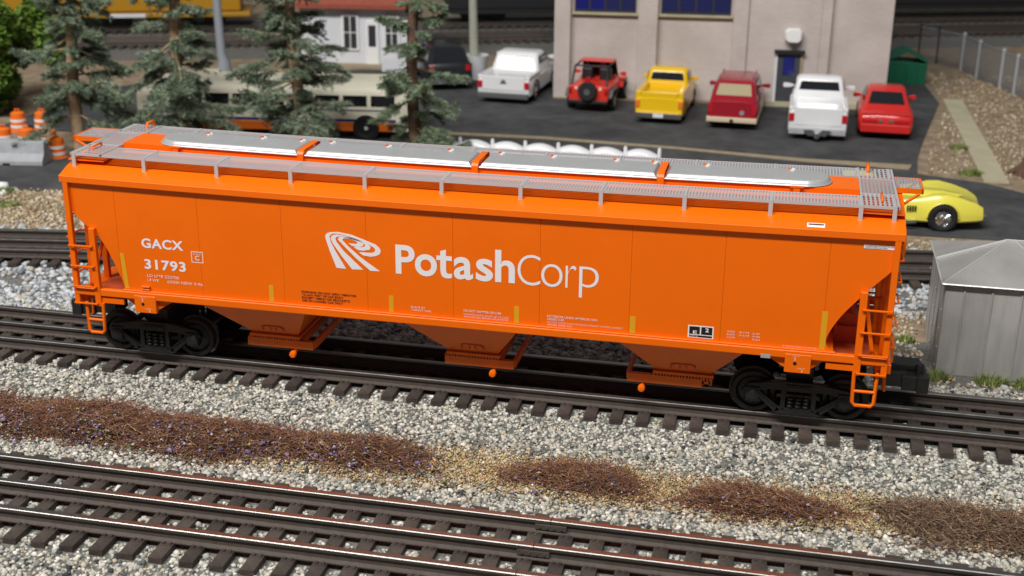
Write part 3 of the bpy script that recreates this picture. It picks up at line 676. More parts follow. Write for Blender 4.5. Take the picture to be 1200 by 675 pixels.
bandB = [(-.414, .501), (-.454, .551), (-.488, .599), (-.498, .620), (-.492, .633), (-.472, .639), (-.429, .634), (-.385, .622), (-.350, .611), (-.336, .599), (-.340, .587), (-.365, .581), (-.387, .582), (-.405, .593), (-.394, .595), (-.367, .595), (-.358, .600), (-.360, .608), (-.380, .617), (-.418, .626), (-.456, .632), (-.473, .629), (-.478, .621), (-.473, .607), (-.447, .574), (-.370, .503)]
bandC = [(-.340, .501), (-.399, .550), (-.446, .596), (-.468, .619), (-.464, .628), (-.445, .632), (-.412, .630), (-.380, .620), (-.365, .610), (-.367, .599), (-.386, .595), (-.411, .597), (-.426, .607), (-.419, .606), (-.394, .606), (-.388, .611), (-.394, .617), (-.418, .625), (-.440, .626), (-.450, .622), (-.448, .615), (-.425, .592), (-.377, .552), (-.302, .502)]
for k, bd in enumerate((bandA, bandB, bandC)):
    sc = (1, .985, .97)[k]
    MB().prism(bd, 'y', -.3189, -.3197).build('logo_stripe', 'white_print', HC)
def frame_rect(x0, x1, z0, z1, t, y, m, name):
    b = MB().box(x0, x1, y, y + .0006, z0, z0 + t).box(x0, x1, y, y + .0006, z1 - t, z1).box(x0, x0 + t, y, y + .0006, z0 + t, z1 - t).box(x1 - t, x1, y, y + .0006, z0 + t, z1 - t)
    return b.build(name, m, HC)
text_mesh('GACX', -1.302, -1.121, .520, .561, offset=.03, name='reporting_mark', space=1.1)
text_mesh('31793', -1.297, -1.117, .430, .473, offset=.03, name='car_number', space=1.1)
text_mesh('LD LMT 222700', -1.290, -1.150, .3965, .409, m='pink_print', offset=.01); text_mesh('LT WT', -1.290, -1.240, .378, .389, m='pink_print', offset=.01); text_mesh('63300 NEW 9-96', -1.203, -1.049, .3765, .389, m='pink_print', offset=.01)
frame_rect(-1.0895, -1.0385, .474, .5215, .0035, -.3195, 'pink_print', 'stencil_box'); text_mesh('C', -1.074, -1.055, .484, .505, m='pink_print', offset=.03); text_mesh('PLATE', -1.080, -1.048, .507, .514, m='pink_print', offset=.01)
for i, (tx, w) in enumerate((('WARNING: DO NOT APPLY VIBRATOR', .230), ('TO ANY PART OF CAR BODY', .176), ('EXCEPT VIBRATOR BRACKETS', .202), ('USE ON LOADED CAR ONLY', .174))):
    text_mesh(tx, -.631 + (.003 if i else 0), -.631 + w, .3865 - i * .0122, .3955 - i * .0122, m='black_print', offset=.02)
text_mesh('BUILT BY', -.179, -.120, .362, .370, m='pink_print', offset=.01); text_mesh('TRINITY RAIL', -.179, -.096, .3505, .3585, m='pink_print', offset=.01)
text_mesh('DO NOT HAMMER ON CAR', .033, .181, .3655, .3755, m='pink_print', offset=.015); text_mesh('HOPPER GATES MUST BE CLOSED', .033, .212, .3515, .3585, m='pink_print'); text_mesh('AND LATCHED BEFORE CAR IS MOVED', .033, .210, .342, .349, m='pink_print')
text_mesh('EXTERIOR LINED AMERON WH', .360, .552, .3725, .382, m='pink_print', offset=.015); text_mesh('GRIND 3-85', .360, .425, .361, .370, m='pink_print', offset=.015)
text_mesh('DO NOT STEAM CLEAN INTERIOR WITHOUT OWNER CONSENT', .361, .650, .3495, .3565, m='pink_print'); text_mesh('APPLIED GRIND 3-85', .361, .455, .340, .347, m='pink_print')
# consolidated stencil: white frame with two black fields
MB().box(.893, .988, -.3195, -.3188, .342, .391).build('stencil_plate', 'white_print', HC)
MB().box(.898, .937, -.3200, -.3196, .357, .387).box(.942, .983, -.3200, -.3196, .357, .387).box(.898, .983, -.3200, -.3196, .3455, .353).build('stencil_field', 'black_panel', HC)
text_mesh('E', .912, .927, .359, .371, y=-.3205, offset=.02); text_mesh('2', .957, .970, .368, .384, y=-.3205, offset=.03); text_mesh('COTS 7-96', .902, .930, .3465, .352, y=-.3205)
for i, (a, b_, c_) in enumerate((('WIDE', '10-7 FT', '5-97'), ('EXW', '15-6 FT', '9-96'), ('CU FT', '', '5161'))):
    z = .375 - i * .0115
    text_mesh(a, 1.037, 1.066, z, z + .007, m='pink_print', offset=.01)
    if b_: text_mesh(b_, 1.081, 1.118, z, z + .007, m='pink_print', offset=.01)
    text_mesh(c_, 1.130, 1.157, z - .001, z + .0065, m='pink_print', offset=.01)
text_mesh('A WHOLE MINE OF POTASH', 1.240, 1.365, .3385, .344, m='pink_print')
for x0, x1, z1 in ((-1.403, -1.385, .490), (-.766, -.746, .406), (-.268, -.249, .406), (.231, .251, .406), (.675, .697, .406), (1.371, 1.392, .489)):
    b = MB(); sh = .010 if x0 < -1.3 else 0
    b.prism([(x0 + sh, .3385), (x1 + sh, .3385), (x1, z1), (x0, z1)], 'y', -.3189, -.3195); b.build('reflective_strip', 'yellow_print', HC)
for x0, x1, z0, z1, y, tx in ((1.492, 1.602, .738, .752, -.3200, 'DANGER KEEP OFF ROOF OF CAR\nWHEN UNDER LIVE WIRES'),):
    MB().box(x0, x1, y, y + .0012, z0, z1).build('warning_sticker', 'white_print', HC); text_mesh(tx, x0 + .004, x1 - .008, z0 + .002, z1 - .002, y=y - .0005, m='black_print', offset=.005)
sl = (.828 - .802) / (.3335 - .262)
def on_roof(x, y): return sag(x, .828 + (-.262 - y) * -sl) + .0006
ck = MB(); ck.add([(1.29, -.322, on_roof(1.29, -.322)), (1.352, -.322, on_roof(1.352, -.322)), (1.352, -.298, on_roof(1.352, -.298)), (1.29, -.298, on_roof(1.29, -.298))], [(0, 1, 2, 3)]); ck.build('roof_sticker', 'white_print', HC)
ck = MB(); ck.add([(1.295, -.310, on_roof(1.295, -.310) + .0005), (1.348, -.310, on_roof(1.348, -.310) + .0005), (1.348, -.303, on_roof(1.348, -.303) + .0005), (1.295, -.303, on_roof(1.295, -.303) + .0005)], [(0, 1, 2, 3)]); ck.build('sticker_text', 'black_print', HC)
for e in (-1, 1):   # jacking marks on the pads
    text_mesh('JACK', e * 1.30 - .020, e * 1.30 + .006, .309, .314, y=-.3392, m='pink_print'); text_mesh('LIFT', e * 1.30 + .0, e * 1.30 + .028, .262, .267, y=-.3392, m='pink_print')
    MB().box(e * 1.30 - .012, e * 1.30 - .009, -.3393, -.3386, .294, .307).box(e * 1.30 + .016, e * 1.30 + .019, -.3393, -.3386, .250, .260).build('pad_mark', 'pink_print', HC)
MB().box(1.165, 1.200, -.3375, -.335, .294, .309).build('car_tag', 'silver', HC)
# ------------------------------------------------------------------ grey metal shed
SH = thing('metal_shed', 'grey galvanised metal shed with hipped roof beside the right end of the hopper car', 'shed', (1.90, .585, -.1))
SX, SY, SZ = 1.02, .57, .425
def shed_panels():
    xs = [0, .078, .190, .308, .425, .542, .660, .778, .895, SX]
    for a, b in zip(xs[:-1], xs[1:]):
        MB().box(a + .001, b - .001, 0, .008, 0, SZ).build('wall_panel', 'galv', SH, bevel=.0015, seg=1)
        MB().box(a + .001, b - .001, SY - .008, SY, 0, SZ).build('wall_panel', 'galv', SH, bevel=.0015, seg=1)
    for a in xs[1:-1]:
        MB().box(a - .004, a + .004, -.005, -.0005, 0, SZ - .002).build('seam', 'galv', SH, bevel=.0015, seg=1)
    ys = [0.009, .15, .285, .42, SY - .009]
    for a, b in zip(ys[:-1], ys[1:]):
        MB().box(0, .008, a + .001, b - .001, 0, SZ).build('wall_panel', 'galv', SH, bevel=.0015, seg=1)
        MB().box(SX - .008, SX, a + .001, b - .001, 0, SZ).build('wall_panel', 'galv', SH, bevel=.0015, seg=1)
    for a in ys[1:-1]: MB().box(-.005, -.0005, a - .004, a + .004, 0, SZ - .002).build('seam', 'galv', SH, bevel=.0015, seg=1)
    for k in range(5):
        for a in (.006, .28, .56): MB().lathe([(.0045, -.006), (.004, -.0085)], 8, (0, a, .05 + .085 * k), 'x').build('rivet', 'galv_bright', SH)
shed_panels()
ov = .018; e0, e1, f0, f1 = -ov, SX + ov, -ov, SY + ov; rz0, rz1 = SZ + .004, SZ + .118; ym = (f0 + f1) / 2; ax = .262; bx = SX - .262
def slab(pts, name, m='galv_roof'):
    n = Vector(pts[1]) - Vector(pts[0]); n = n.cross(Vector(pts[2]) - Vector(pts[0])).normalized()
    if n.z < 0: pts = pts[::-1]; n = -n
    k = len(pts); lo = [tuple(Vector(p) - n * .006) for p in pts]
    return MB().add(list(pts) + lo, [tuple(range(k)), tuple(range(k, 2 * k))[::-1]] + [(i, k + i, k + (i + 1) % k, (i + 1) % k) for i in range(k)]).build(name, m, SH)
mid = (e0, ym, rz0 + .010)
slab([(e0, f0, rz0), (ax, ym, rz1), mid], 'roof_sheet'); slab([mid, (ax, ym, rz1), (e0, f1, rz0)], 'roof_sheet')
slab([(e0, f0, rz0), (.50, f0, rz0), (ax + .035, ym, rz1), (ax, ym, rz1)], 'roof_sheet'); slab([(.503, f0, rz0), (e1, f0, rz0), (bx, ym, rz1), (ax + .038, ym, rz1)], 'roof_sheet')
slab([(e0, f1, rz0), (e1, f1, rz0), (bx, ym, rz1), (ax, ym, rz1)], 'roof_sheet'); slab([(e1, f0, rz0), (e1, f1, rz0), (bx, ym, rz1)], 'roof_sheet')
MB().tube([tuple(Vector(mid) + Vector((0, 0, .003))), (ax, ym, rz1 + .003)], .0055, 6).build('roof_seam', 'galv_bright', SH, smooth=60)
MB().tube([(e0, f0, rz0 + .001), (ax, ym, rz1 + .001)], .0022, 6).build('roof_seam', 'galv_bright', SH, smooth=60)
MB().tube([(ax, ym, rz1 + .003), (bx, ym, rz1 + .003)], .0055, 6).build('roof_seam', 'galv_bright', SH, smooth=60)
MB().tube([(ax + .036, ym, rz1 + .001), (.502, f0, rz0 + .001)], .003, 6).build('roof_seam', 'galv', SH, smooth=60)
MB().tube([(e0, f0, rz0 - .002), (e1, f0, rz0 - .002)], .0055, 6).build('eave_trim', 'galv_bright', SH, smooth=60)
MB().tube([(e0, f0, rz0 - .002), (e0, ym, rz0 + .006), (e0, f1, rz0 - .002)], .004, 6).build('eave_trim', 'galv', SH, smooth=60)
# ------------------------------------------------------------------ beige brick factory
BL = thing('brick_building', 'beige brick industrial building with pilasters behind the row of parked cars', 'building', (-.80, 5.97, G0), math.radians(4.2))
HB = 1.9
MB().box(0, 2.76, .03, 1.6, 0, HB).build('wall', 'beige_wall', BL)
for a, b, d in ((0, .135, -.03), (.70, .86, -.03), (1.48, 1.60, -.035), (2.19, 2.27, -.02)): MB().box(a, b, d, .0295, 0, HB).build('pilaster', 'beige_wall', BL, bevel=.004)
MB().box(1.602, 2.188, -.012, .0292, 0, HB).build('door_bay', 'beige_wall', BL)
MB().box(.002, 1.6, -.042, .029, 0, .018).build('plinth', 'tan_strip', BL); MB().box(1.601, 2.78, -.055, .029, 0, .045).build('plinth', 'path', BL)
for a, b in ((.165, .675), (.885, 1.455)):
    z0 = .735; w = MB().box(a, b, .012, .029, z0, z0 + .02).box(a, b, .012, .029, z0 + .40, z0 + .42)
    n = 4; wd = (b - a) / n
    for i in range(n + 1): x = a + wd * i; w.box(max(a, x - .009), min(b, x + .009), .012, .029, z0 + .02, z0 + .40)
    wo = w.build('window', 'frame_dark', BL)
    for i in range(n): MB().box(a + wd * i + .010, a + wd * (i + 1) - .010, .018, .0285, z0 + .021, z0 + .399).build('pane', 'blue_pane' if i < 2 and a < .5 else 'window_pane', wo)
    MB().box(a - .02, b + .02, -.006, .029, z0 - .02, z0 - .001).build('window_sill', 'path', BL)
D0 = 1.86
dr = MB().box(D0, D0 + .185, -.022, -.0125, .045, .445).build('door', 'door_grey', BL)
MB().box(D0 + .045, D0 + .14, -.027, -.0222, .27, .42).build('pane', 'blue_pane', dr); MB().lathe([(.008, -.033), (.008, -.0222)], 8, (D0 + .165, 0, .22)).build('handle', 'chrome', dr)
MB().box(D0 - .02, D0, -.03, -.0122, .045, .446).build('door_jamb', 'house_white', BL); MB().box(D0 + .185, D0 + .205, -.03, -.0122, .045, .446).build('door_jamb', 'tan_strip', BL)
MB().box(D0 - .03, D0 + .215, -.06, -.0122, .447, .475).build('door_canopy', 'train_black', BL)
WL = thing('wall_lamp', 'white wall lamp above the dark door of the brick building', 'lamp', BL.matrix_world @ Vector((0, 0, 0)))
WL.location = (-.80 + 1.96 * math.cos(math.radians(4.2)) + .014, 5.97 + 1.96 * math.sin(math.radians(4.2)) - .012, G0 + .60); WL.rotation_euler[2] = math.radians(4.2)
MB().loft([[(x * w, -.075 * d - .001, z) for x, d in ((-1, 0), (1, 0), (1, .7), (.8, 1), (-.8, 1), (-1, .7))] for w, z in ((.045, -.055), (.068, -.035), (.072, .03), (.05, .055))]).build('lamp_shade', 'lamp_white', WL, bevel=.006)
MB().box(-.03, .03, -.045, -.001, -.078, -.056).build('lamp_base', 'concrete', WL)
# ------------------------------------------------------------------ vehicles (heading +Y, base at z = 0)
def ring(y, w, z0, z1, wt=None, r=.02, crown=.006):
    wt = w if wt is None else wt; zm = z0 + (z1 - z0) * .45
    return [(a, y, b) for a, b in [(-w + r, z0), (-w, z0 + r), (-w * 1.0, zm), (-wt, z1 - r), (-wt + r, z1), (-wt * .4, z1 + crown), (wt * .4, z1 + crown), (wt - r, z1), (wt, z1 - r), (w, zm), (w, z0 + r), (w - r, z0)]]
def wheels(T, xs, ys, r=.072, w=.05, rim='chrome', spokes=5):
    for y in ys:
        for s in (-1, 1):
            t = MB().lathe([(r * .58, -w * .2), (r * .66, -w * .46), (r * .70, -w / 2), (r * .93, -w / 2), (r, -w * .36), (r, w * .36), (r * .93, w / 2), (r * .70, w / 2), (r * .66, w * .46), (r * .58, w * .2)], 22, (s * (xs - w / 2), y, r), 'x'); to = t.build('wheel', 'tyre', T, smooth=40)
            q = MB().lathe([(r * .63, -w * .42), (r * .60, w * .40 * 1), (r * .52, w * .30), (r * .2, w * .34), (r * .16, w * .46), (.001, w * .46)] if s > 0 else [(r * .63, w * .42), (r * .60, -w * .40), (r * .52, -w * .30), (r * .2, -w * .34), (r * .16, -w * .46), (.001, -w * .46)], 18, (s * (xs - w / 2), y, r), 'x')
            for k in range(spokes):
                a = 2 * PI * k / spokes; x0 = s * (xs - w / 2) + s * w * .36; q.tube([(x0, y, r), (x0, y + r * .58 * math.cos(a), r + r * .58 * math.sin(a))], r * .07, 5)
            q.build('rim', rim, to, smooth=40)
def quad(T, name, pts, m, off=.003):
    n = (Vector(pts[1]) - Vector(pts[0])).cross(Vector(pts[3]) - Vector(pts[0])).normalized() * off
    lo = [tuple(Vector(p) - n) for p in pts]; hi = [tuple(Vector(p) + n) for p in pts]
    return MB().add(lo + hi, [(3, 2, 1, 0), (4, 5, 6, 7), (0, 1, 5, 4), (1, 2, 6, 5), (2, 3, 7, 6), (3, 0, 4, 7)]).build(name, m, T)
def mirrors(T, x, y, z, m, s=1.0):
    for k in (-1, 1):
        MB().loft([[(k * (x + dx), y + dy * q, z + dz * q) for dy, dz in ((-.012, -.016), (.012, -.016), (.012, .016), (-.012, .016))] for dx, q in ((-.01, .4), (.012 * s, .9), (.035 * s, 1.1), (.045 * s, .8))]).build('mirror', m, T, bevel=.003)
def box_part(T, name, m, *a, bevel=.003): return MB().box(*a).build(name, m, T, bevel=bevel)
def cabin_windows(T, w, wt, zb, zt, yr, yrt, yf, yft, rear=True, side_split=(), gl='glass', lo=.12, hi=.14):
    zz0 = zb + (zt - zb) * lo; zz1 = zt - (zt - zb) * hi
    def lerp(a, b, z): return a + (b - a) * (z - zb) / (zt - zb)
    def W(z): return lerp(w, wt, z)
    if rear: quad(T, 'rear_window', [(-W(zz0) * .80, lerp(yr, yrt, zz0) - .001, zz0), (W(zz0) * .80, lerp(yr, yrt, zz0) - .001, zz0), (W(zz1) * .78, lerp(yr, yrt, zz1) - .001, zz1), (-W(zz1) * .78, lerp(yr, yrt, zz1) - .001, zz1)], gl)
    quad(T, 'windscreen', [(W(zz0) * .84, lerp(yf, yft, zz0) + .001, zz0), (-W(zz0) * .84, lerp(yf, yft, zz0) + .001, zz0), (-W(zz1) * .82, lerp(yf, yft, zz1) + .001, zz1), (W(zz1) * .82, lerp(yf, yft, zz1) + .001, zz1)], 'glass')
    cuts = [.07] + [c for c in side_split] + [.95]
    for k in (-1, 1):
        for a, b in zip(cuts[:-1], cuts[1:]):
            def Y(t, z): return lerp(yr, yrt, z) + (lerp(yf, yft, z) - lerp(yr, yrt, z)) * t
            p = [(k * (W(zz0) + .0005), Y(a + .02, zz0), zz0), (k * (W(zz0) + .0005), Y(b - .02, zz0), zz0), (k * (W(zz1) + .0005), Y(b - .02, zz1), zz1), (k * (W(zz1) + .0005), Y(a + .02, zz1), zz1)]
            quad(T, 'side_window', p, 'glass')
def cabin(T, m, w, wt, zb, zt, yr, yrt, yf, yft, name='cabin', r=.022):
    rings = []; r = .034
    for t, ins in ((0, 0), (.45, 0), (.80, .0), (.90, .004), (.96, .012), (1, .030)):
        z = zb + (zt - zb) * t; ww = w + (wt - w) * t - ins; a = yr + (yrt - yr) * t + ins; b = yf + (yft - yf) * t - ins; ring_ = []
        for sx, cy, a0 in ((1, a + r, -PI / 2), (1, b - r, 0), (-1, b - r, PI / 2), (-1, a + r, PI)):
            for q in range(4):
                an = a0 + PI / 2 * q / 3; ring_.append((sx * (ww - r) + r * math.cos(an), cy + r * math.sin(an), z))
        rings.append(ring_)
    return MB().loft(rings).build(name, m, T, smooth=60)
VG = 'vehicles parked on the asphalt lot'
GZ = G0 + .008
def pickup(name, label, x, y, rz, m, w, L, ht, bed_cover=False, bumper='chrome', z_body=.05, lights='tail_red', crew=False):
    T = thing(name, label, 'pickup truck', (x, y + L / 2, GZ), rz, VG)
    hb = ht * .58; h = L / 2
    body = MB().loft([ring(-h, w * .96, z_body + .02, hb * .93), ring(-h + .015, w, z_body, hb), ring(-h * .3, w, z_body, hb), ring(-h * .05, w, z_body, hb), ring(h * .4, w, z_body, hb, w * .97), ring(h * .93, w * .97, z_body, hb * .94, w * .92), ring(h, w * .9, z_body + .03, hb * .84, w * .85)])
    bo = body.build('body', m, T, smooth=40)
    yr = -h * .12; ycr = yr + .05
    if crew: yr = -h * .32; ycr = yr + .085
    cabin(T, m, w * .95, w * .80, hb - .004, ht, yr, ycr, h * .55, h * .30)
    cabin_windows(T, w * .95, w * .80, hb - .004, ht, yr, ycr, h * .55, h * .30, side_split=(.5,) if crew else (), lo=.42, hi=.20)
    if not bed_cover:    # open box: raised sides round a lower floor
        for k in (-1, 1): box_part(T, 'bed_side', m, min(k * w, k * (w - .045)), max(k * w, k * (w - .045)), -h + .01, yr, hb - .02, hb + .045, bevel=.008)
        box_part(T, 'tailgate', m, -w + .046, w - .046, -h + .004, -h + .03, hb - .02, hb + .04, bevel=.006); box_part(T, 'bed_front', m, -w + .046, w - .046, yr - .02, yr - .004, hb - .02, hb + .04, bevel=.004)
    else:
        box_part(T, 'bed_cover', m, -w + .02, w - .02, -h + .02, yr - .002, hb + .001, hb + .012, bevel=.006)
        for k in (-1, 1): box_part(T, 'bed_rail', m, min(k * w, k * (w - .035)), max(k * w, k * (w - .035)), -h + .008, yr + .02, hb - .01, hb + .022, bevel=.008)
        box_part(T, 'tailgate', m, -w + .036, w - .036, -h - .004, -h + .02, z_body + .06, hb + .018, bevel=.005)
    box_part(T, 'rear_bumper', bumper, -w * .97, w * .97, -h - .028, -h + .01, z_body - .005, z_body + .038, bevel=.006)
    box_part(T, 'front_bumper', bumper, -w * .95, w * .95, h - .01, h + .02, z_body, z_body + .04, bevel=.006)
    for k in (-1, 1):
        box_part(T, 'tail_light', lights, min(k * w * .80, k * w * .985), max(k * w * .80, k * w * .985), -h - .0075, -h + .012, hb * .62, hb * .88, bevel=.002)
        MB().lathe([(.02, -.004), (.02, .004)], 12, (k * w * .7, h - .002, hb * .6)).build('headlight', 'lamp_white', T)
    wheels(T, w + .002, (-h * .58, h * .62))
    return T
# white luxury pickup at the left of the lot
T = pickup('pickup_truck', 'white crew-cab pickup with black rear bumper left of the brick building', -1.13, 5.60, math.radians(-3), 'white_paint', .225, 1.02, .36, bed_cover=True, bumper='grey_plastic', crew=True)
mirrors(T, .215, .20, .29, 'white_paint')
for k in (-1, 1): MB().tube([(k * .226, -.30 + .098 * math.cos(a), .075 + .098 * math.sin(a)) for a in [PI * q / 10 for q in range(11)]], .012, 6).build('wheel_arch', 'grey_plastic', T, smooth=60)
box_part(T, 'tail_badge', 'grey_plastic', -.028, .028, -.519, -.5125, .168, .178, bevel=0); box_part(T, 'tail_badge', 'grey_plastic', -.016, .016, -.519, -.5125, .182, .198, bevel=0)
# yellow pickup
T = pickup('pickup_truck', 'bright yellow open-bed pickup between the red jeep and the maroon wagon', .205, 5.16, math.radians(-2), 'yellow_paint', .188, .94, .355, lights='amber')
mirrors(T, .18, .18, .25, 'yellow_paint')
box_part(T, 'licence_plate', 'white_plain', -.04, .04, -.503, -.499, .055, .085, bevel=0)
# white pickup with hitch
T = pickup('pickup_truck', 'white pickup with wide mirrors and a silver hitch, between maroon wagon and red coupe', 1.40, 4.90, 0, 'white_paint', .215, 1.0, .385, bed_cover=True, bumper='concrete')
mirrors(T, .205, .16, .28, 'white_paint', 1.6)
hk = MB().box(-.07, .07, -.560, -.525, .045, .075); hk.lathe([(.001, -.03), (.022, -.022), (.03, 0), (.022, .022), (.001, .03)], 14, (0, -.57, .05)); hk.box(-.095, -.03, -.556, -.53, .06, .09); hk.box(.03, .095, -.556, -.53, .06, .09); hk.build('tow_hitch', 'chrome', T, smooth=40)
# red jeep with roll cage and spare wheel
T = thing('jeep', 'red open jeep with black roll bars and a spare wheel on its back', 'jeep', (-.39, 5.80, GZ), math.radians(-4), VG)
w = .165; h = .36
MB().loft([ring(-h, w * .98, .09, .205), ring(-h + .01, w, .08, .215), ring(h * .15, w, .08, .215), ring(h * .25, w * .9, .09, .235, w * .85), ring(h, w * .72, .10, .22, w * .68)]).build('body', 'jeep_red', T, smooth=40)
for k in (-1, 1):
    MB().loft([[(k * w * .70, y, z), (k * (w + .025), y, z), (k * (w + .025), y, z + .012), (k * w * .70, y, z + .012)] for y, z in ((h * .98, .15), (h * .80, .185), (h * .45, .185), (h * .25, .13))]).build('front_fender', 'jeep_red', T)
    MB().loft([[(k * w * .98, y, z), (k * (w + .03), y, z), (k * (w + .03), y, z + .012), (k * w * .98, y, z + .012)] for y, z in ((-h * .98, .12), (-h * .85, .165), (-h * .35, .165), (-h * .2, .12))]).build('rear_fender', 'grey_plastic', T)
    MB().tube([(k * w * .88, -h * .92, .215), (k * w * .82, -h * .72, .355), (k * w * .82, h * .05, .362), (k * w * .86, h * .26, .225)], .0085, 6).build('roll_bar', 'train_black', T, smooth=60)
    box_part(T, 'seat', 'train_black', min(k * .03, k * .12), max(k * .03, k * .12), -.10, .0, .2, .315, bevel=.012)
    box_part(T, 'tail_light', 'tail_red', min(k * .135, k * .165), max(k * .135, k * .165), -h - .006, -h + .002, .14, .19, bevel=.002)
    MB().lathe([(.014, -h - .012), (.014, -h + .004)], 10, (k * .10, 0, .196)).build('lamp', 'pink_print', T)
MB().tube([(-w * .82, -h * .70, .357), (w * .82, -h * .70, .357)], .0085, 6).build('roll_bar', 'train_black', T, smooth=60)
MB().tube([(-w * .82, h * .04, .362), (w * .82, h * .04, .362)], .0085, 6).build('roll_bar', 'train_black', T, smooth=60)
box_part(T, 'roof_panel', 'jeep_red', -w * .86, w * .86, -h * .25, h * .10, .364, .378, bevel=.006)
quad(T, 'windscreen', [(-w * .8, h * .24, .235), (w * .8, h * .24, .235), (w * .8, h * .12, .355), (-w * .8, h * .12, .355)], 'glass')
box_part(T, 'tailgate_panel', 'jeep_red', -w * .97, w * .97, -h - .006, -h + .004, .085, .212, bevel=.004); box_part(T, 'rear_bumper', 'train_black', -w, w, -h - .03, -h - .007, .075, .10, bevel=.004)
sp = MB().lathe([(.03, -h - .007), (.072, -h - .010), (.078, -h - .02), (.078, -h - .045), (.070, -h - .055), (.028, -h - .055)], 22, (0, 0, .175)); so = sp.build('spare_wheel', 'tyre', T, smooth=40)
MB().lathe([(.001, -h - .056), (.026, -h - .058), (.026, -h - .050)], 14, (0, 0, .175)).build('hub', 'grey_plastic', so); MB().lathe([(.001, -h - .04), (.024, -h - .04), (.024, -h - .01), (.001, -h - .01)], 14, (0, 0, .268)).build('stop_lamp', 'tail_red', T)
wheels(T, w + .03, (-h * .60, h * .66), .078, .055, 'silver'); mirrors(T, w + .01, h * .2, .25, 'jeep_red')
# maroon wagon with cream trim
T = thing('station_wagon', 'maroon wagon with cream bumper trim and a wide rear window, beside the door', 'car', (.775, 5.56, GZ), math.radians(-2), VG)
w = .188; h = .47
MB().loft([ring(-h, w * .95, .085, .205), ring(-h + .015, w, .075, .215), ring(0, w, .075, .215), ring(h * .5, w, .075, .215, w * .96), ring(h * .95, w * .96, .08, .205, w * .92), ring(h, w * .9, .09, .18, w * .86)]).build('body', 'maroon', T, smooth=40)
cabin(T, 'maroon', w * .95, w * .78, .213, .355, -h * .97, -h * .62, h * .50, h * .28)
cabin_windows(T, w * .95, w * .78, .213, .355, -h * .97, -h * .62, h * .50, h * .28, side_split=(.36, .66), gl='tan_inside', lo=.28, hi=.2)
MB().loft([[(a * (w + .004), y, .055), (a * (w + .004), y, .096), (a * (w - .02), y, .096), (a * (w - .02), y, .055)] for a, y in ((-1, h * .98), (-1, -h - .012))]).build('side_trim', 'cream_trim', T)
MB().loft([[(a * (w + .004), y, .055), (a * (w + .004), y, .096), (a * (w - .02), y, .096), (a * (w - .02), y, .055)] for a, y in ((1, h * .98), (1, -h - .012))]).build('side_trim', 'cream_trim', T)
box_part(T, 'rear_bumper', 'cream_trim', -w - .003, w + .003, -h - .028, -h - .002, .06, .098, bevel=.006); box_part(T, 'front_bumper', 'cream_trim', -w, w, h - .004, h + .02, .06, .11, bevel=.006)
for k in (-1, 1): box_part(T, 'tail_light', 'tail_red', min(k * .15, k * .18), max(k * .15, k * .18), -h - .004, -h + .004, .125, .195, bevel=.002)
MB().lathe([(.001, -h - .006), (.018, -h - .006), (.018, -h + .002)], 12, (.075, 0, .135)).build('tail_badge', 'pole_grey', T); box_part(T, 'tow_bar', 'train_black', -.012, .012, -h - .05, -h - .0285, .06, .09)
box_part(T, 'interior', 'tan_inside', -w * .7, w * .7, -h * .6, h * .2, .2, .213, bevel=0)
for k in (-1, 1): MB().tube([(k * w * .68, -h * .5, .356), (k * w * .68, -h * .48, .368), (k * w * .68, h * .18, .368), (k * w * .68, h * .2, .356)], .005, 6).build('roof_rack', 'maroon', T)
mirrors(T, w * .98, h * .3, .24, 'maroon', 1.3); wheels(T, w, (-h * .55, h * .62), .068, .045)
# red coupe
T = thing('coupe', 'red sports coupe with dark rear window at the right end of the parked row', 'car', (1.905, 5.50, GZ), math.radians(-1), VG)
w = .2; h = .47
MB().loft([ring(-h, w * .90, .07, .165), ring(-h + .02, w * .97, .05, .19), ring(-h * .5, w, .05, .20), ring(h * .2, w * .98, .05, .195), ring(h * .7, w * .94, .05, .165), ring(h * .95, w * .85, .055, .12), ring(h, w * .75, .07, .105)]).build('body', 'red_paint', T, smooth=50)
cabin(T, 'red_paint', w * .90, w * .66, .195, .335, -h * .80, -h * .22, h * .52, h * .12)
cabin_windows(T, w * .90, w * .66, .195, .335, -h * .80, -h * .22, h * .52, h * .12, side_split=(.55,), lo=.30, hi=.22)
MB().box(-w * .86, w * .86, -h * .98, -h * .90, .190, .198).build('tail_spoiler', 'red_paint', T, bevel=.003)
box_part(T, 'rear_panel', 'red_paint', -w * .9, w * .9, -h - .014, -h + .01, .055, .12, bevel=.008)
for k in (-1, 1):
    box_part(T, 'tail_light', 'tail_red', min(k * .06, k * .17), max(k * .06, k * .17), -h - .006, -h + .006, .128, .155, bevel=.002)
    box_part(T, 'reverse_light', 'chrome', min(k * .02, k * .055), max(k * .02, k * .055), -h - .006, -h + .006, .13, .152, bevel=.002)
mirrors(T, w * .92, h * .30, .215, 'red_paint', 1.2); wheels(T, w - .002, (-h * .58, h * .64), .066, .05)
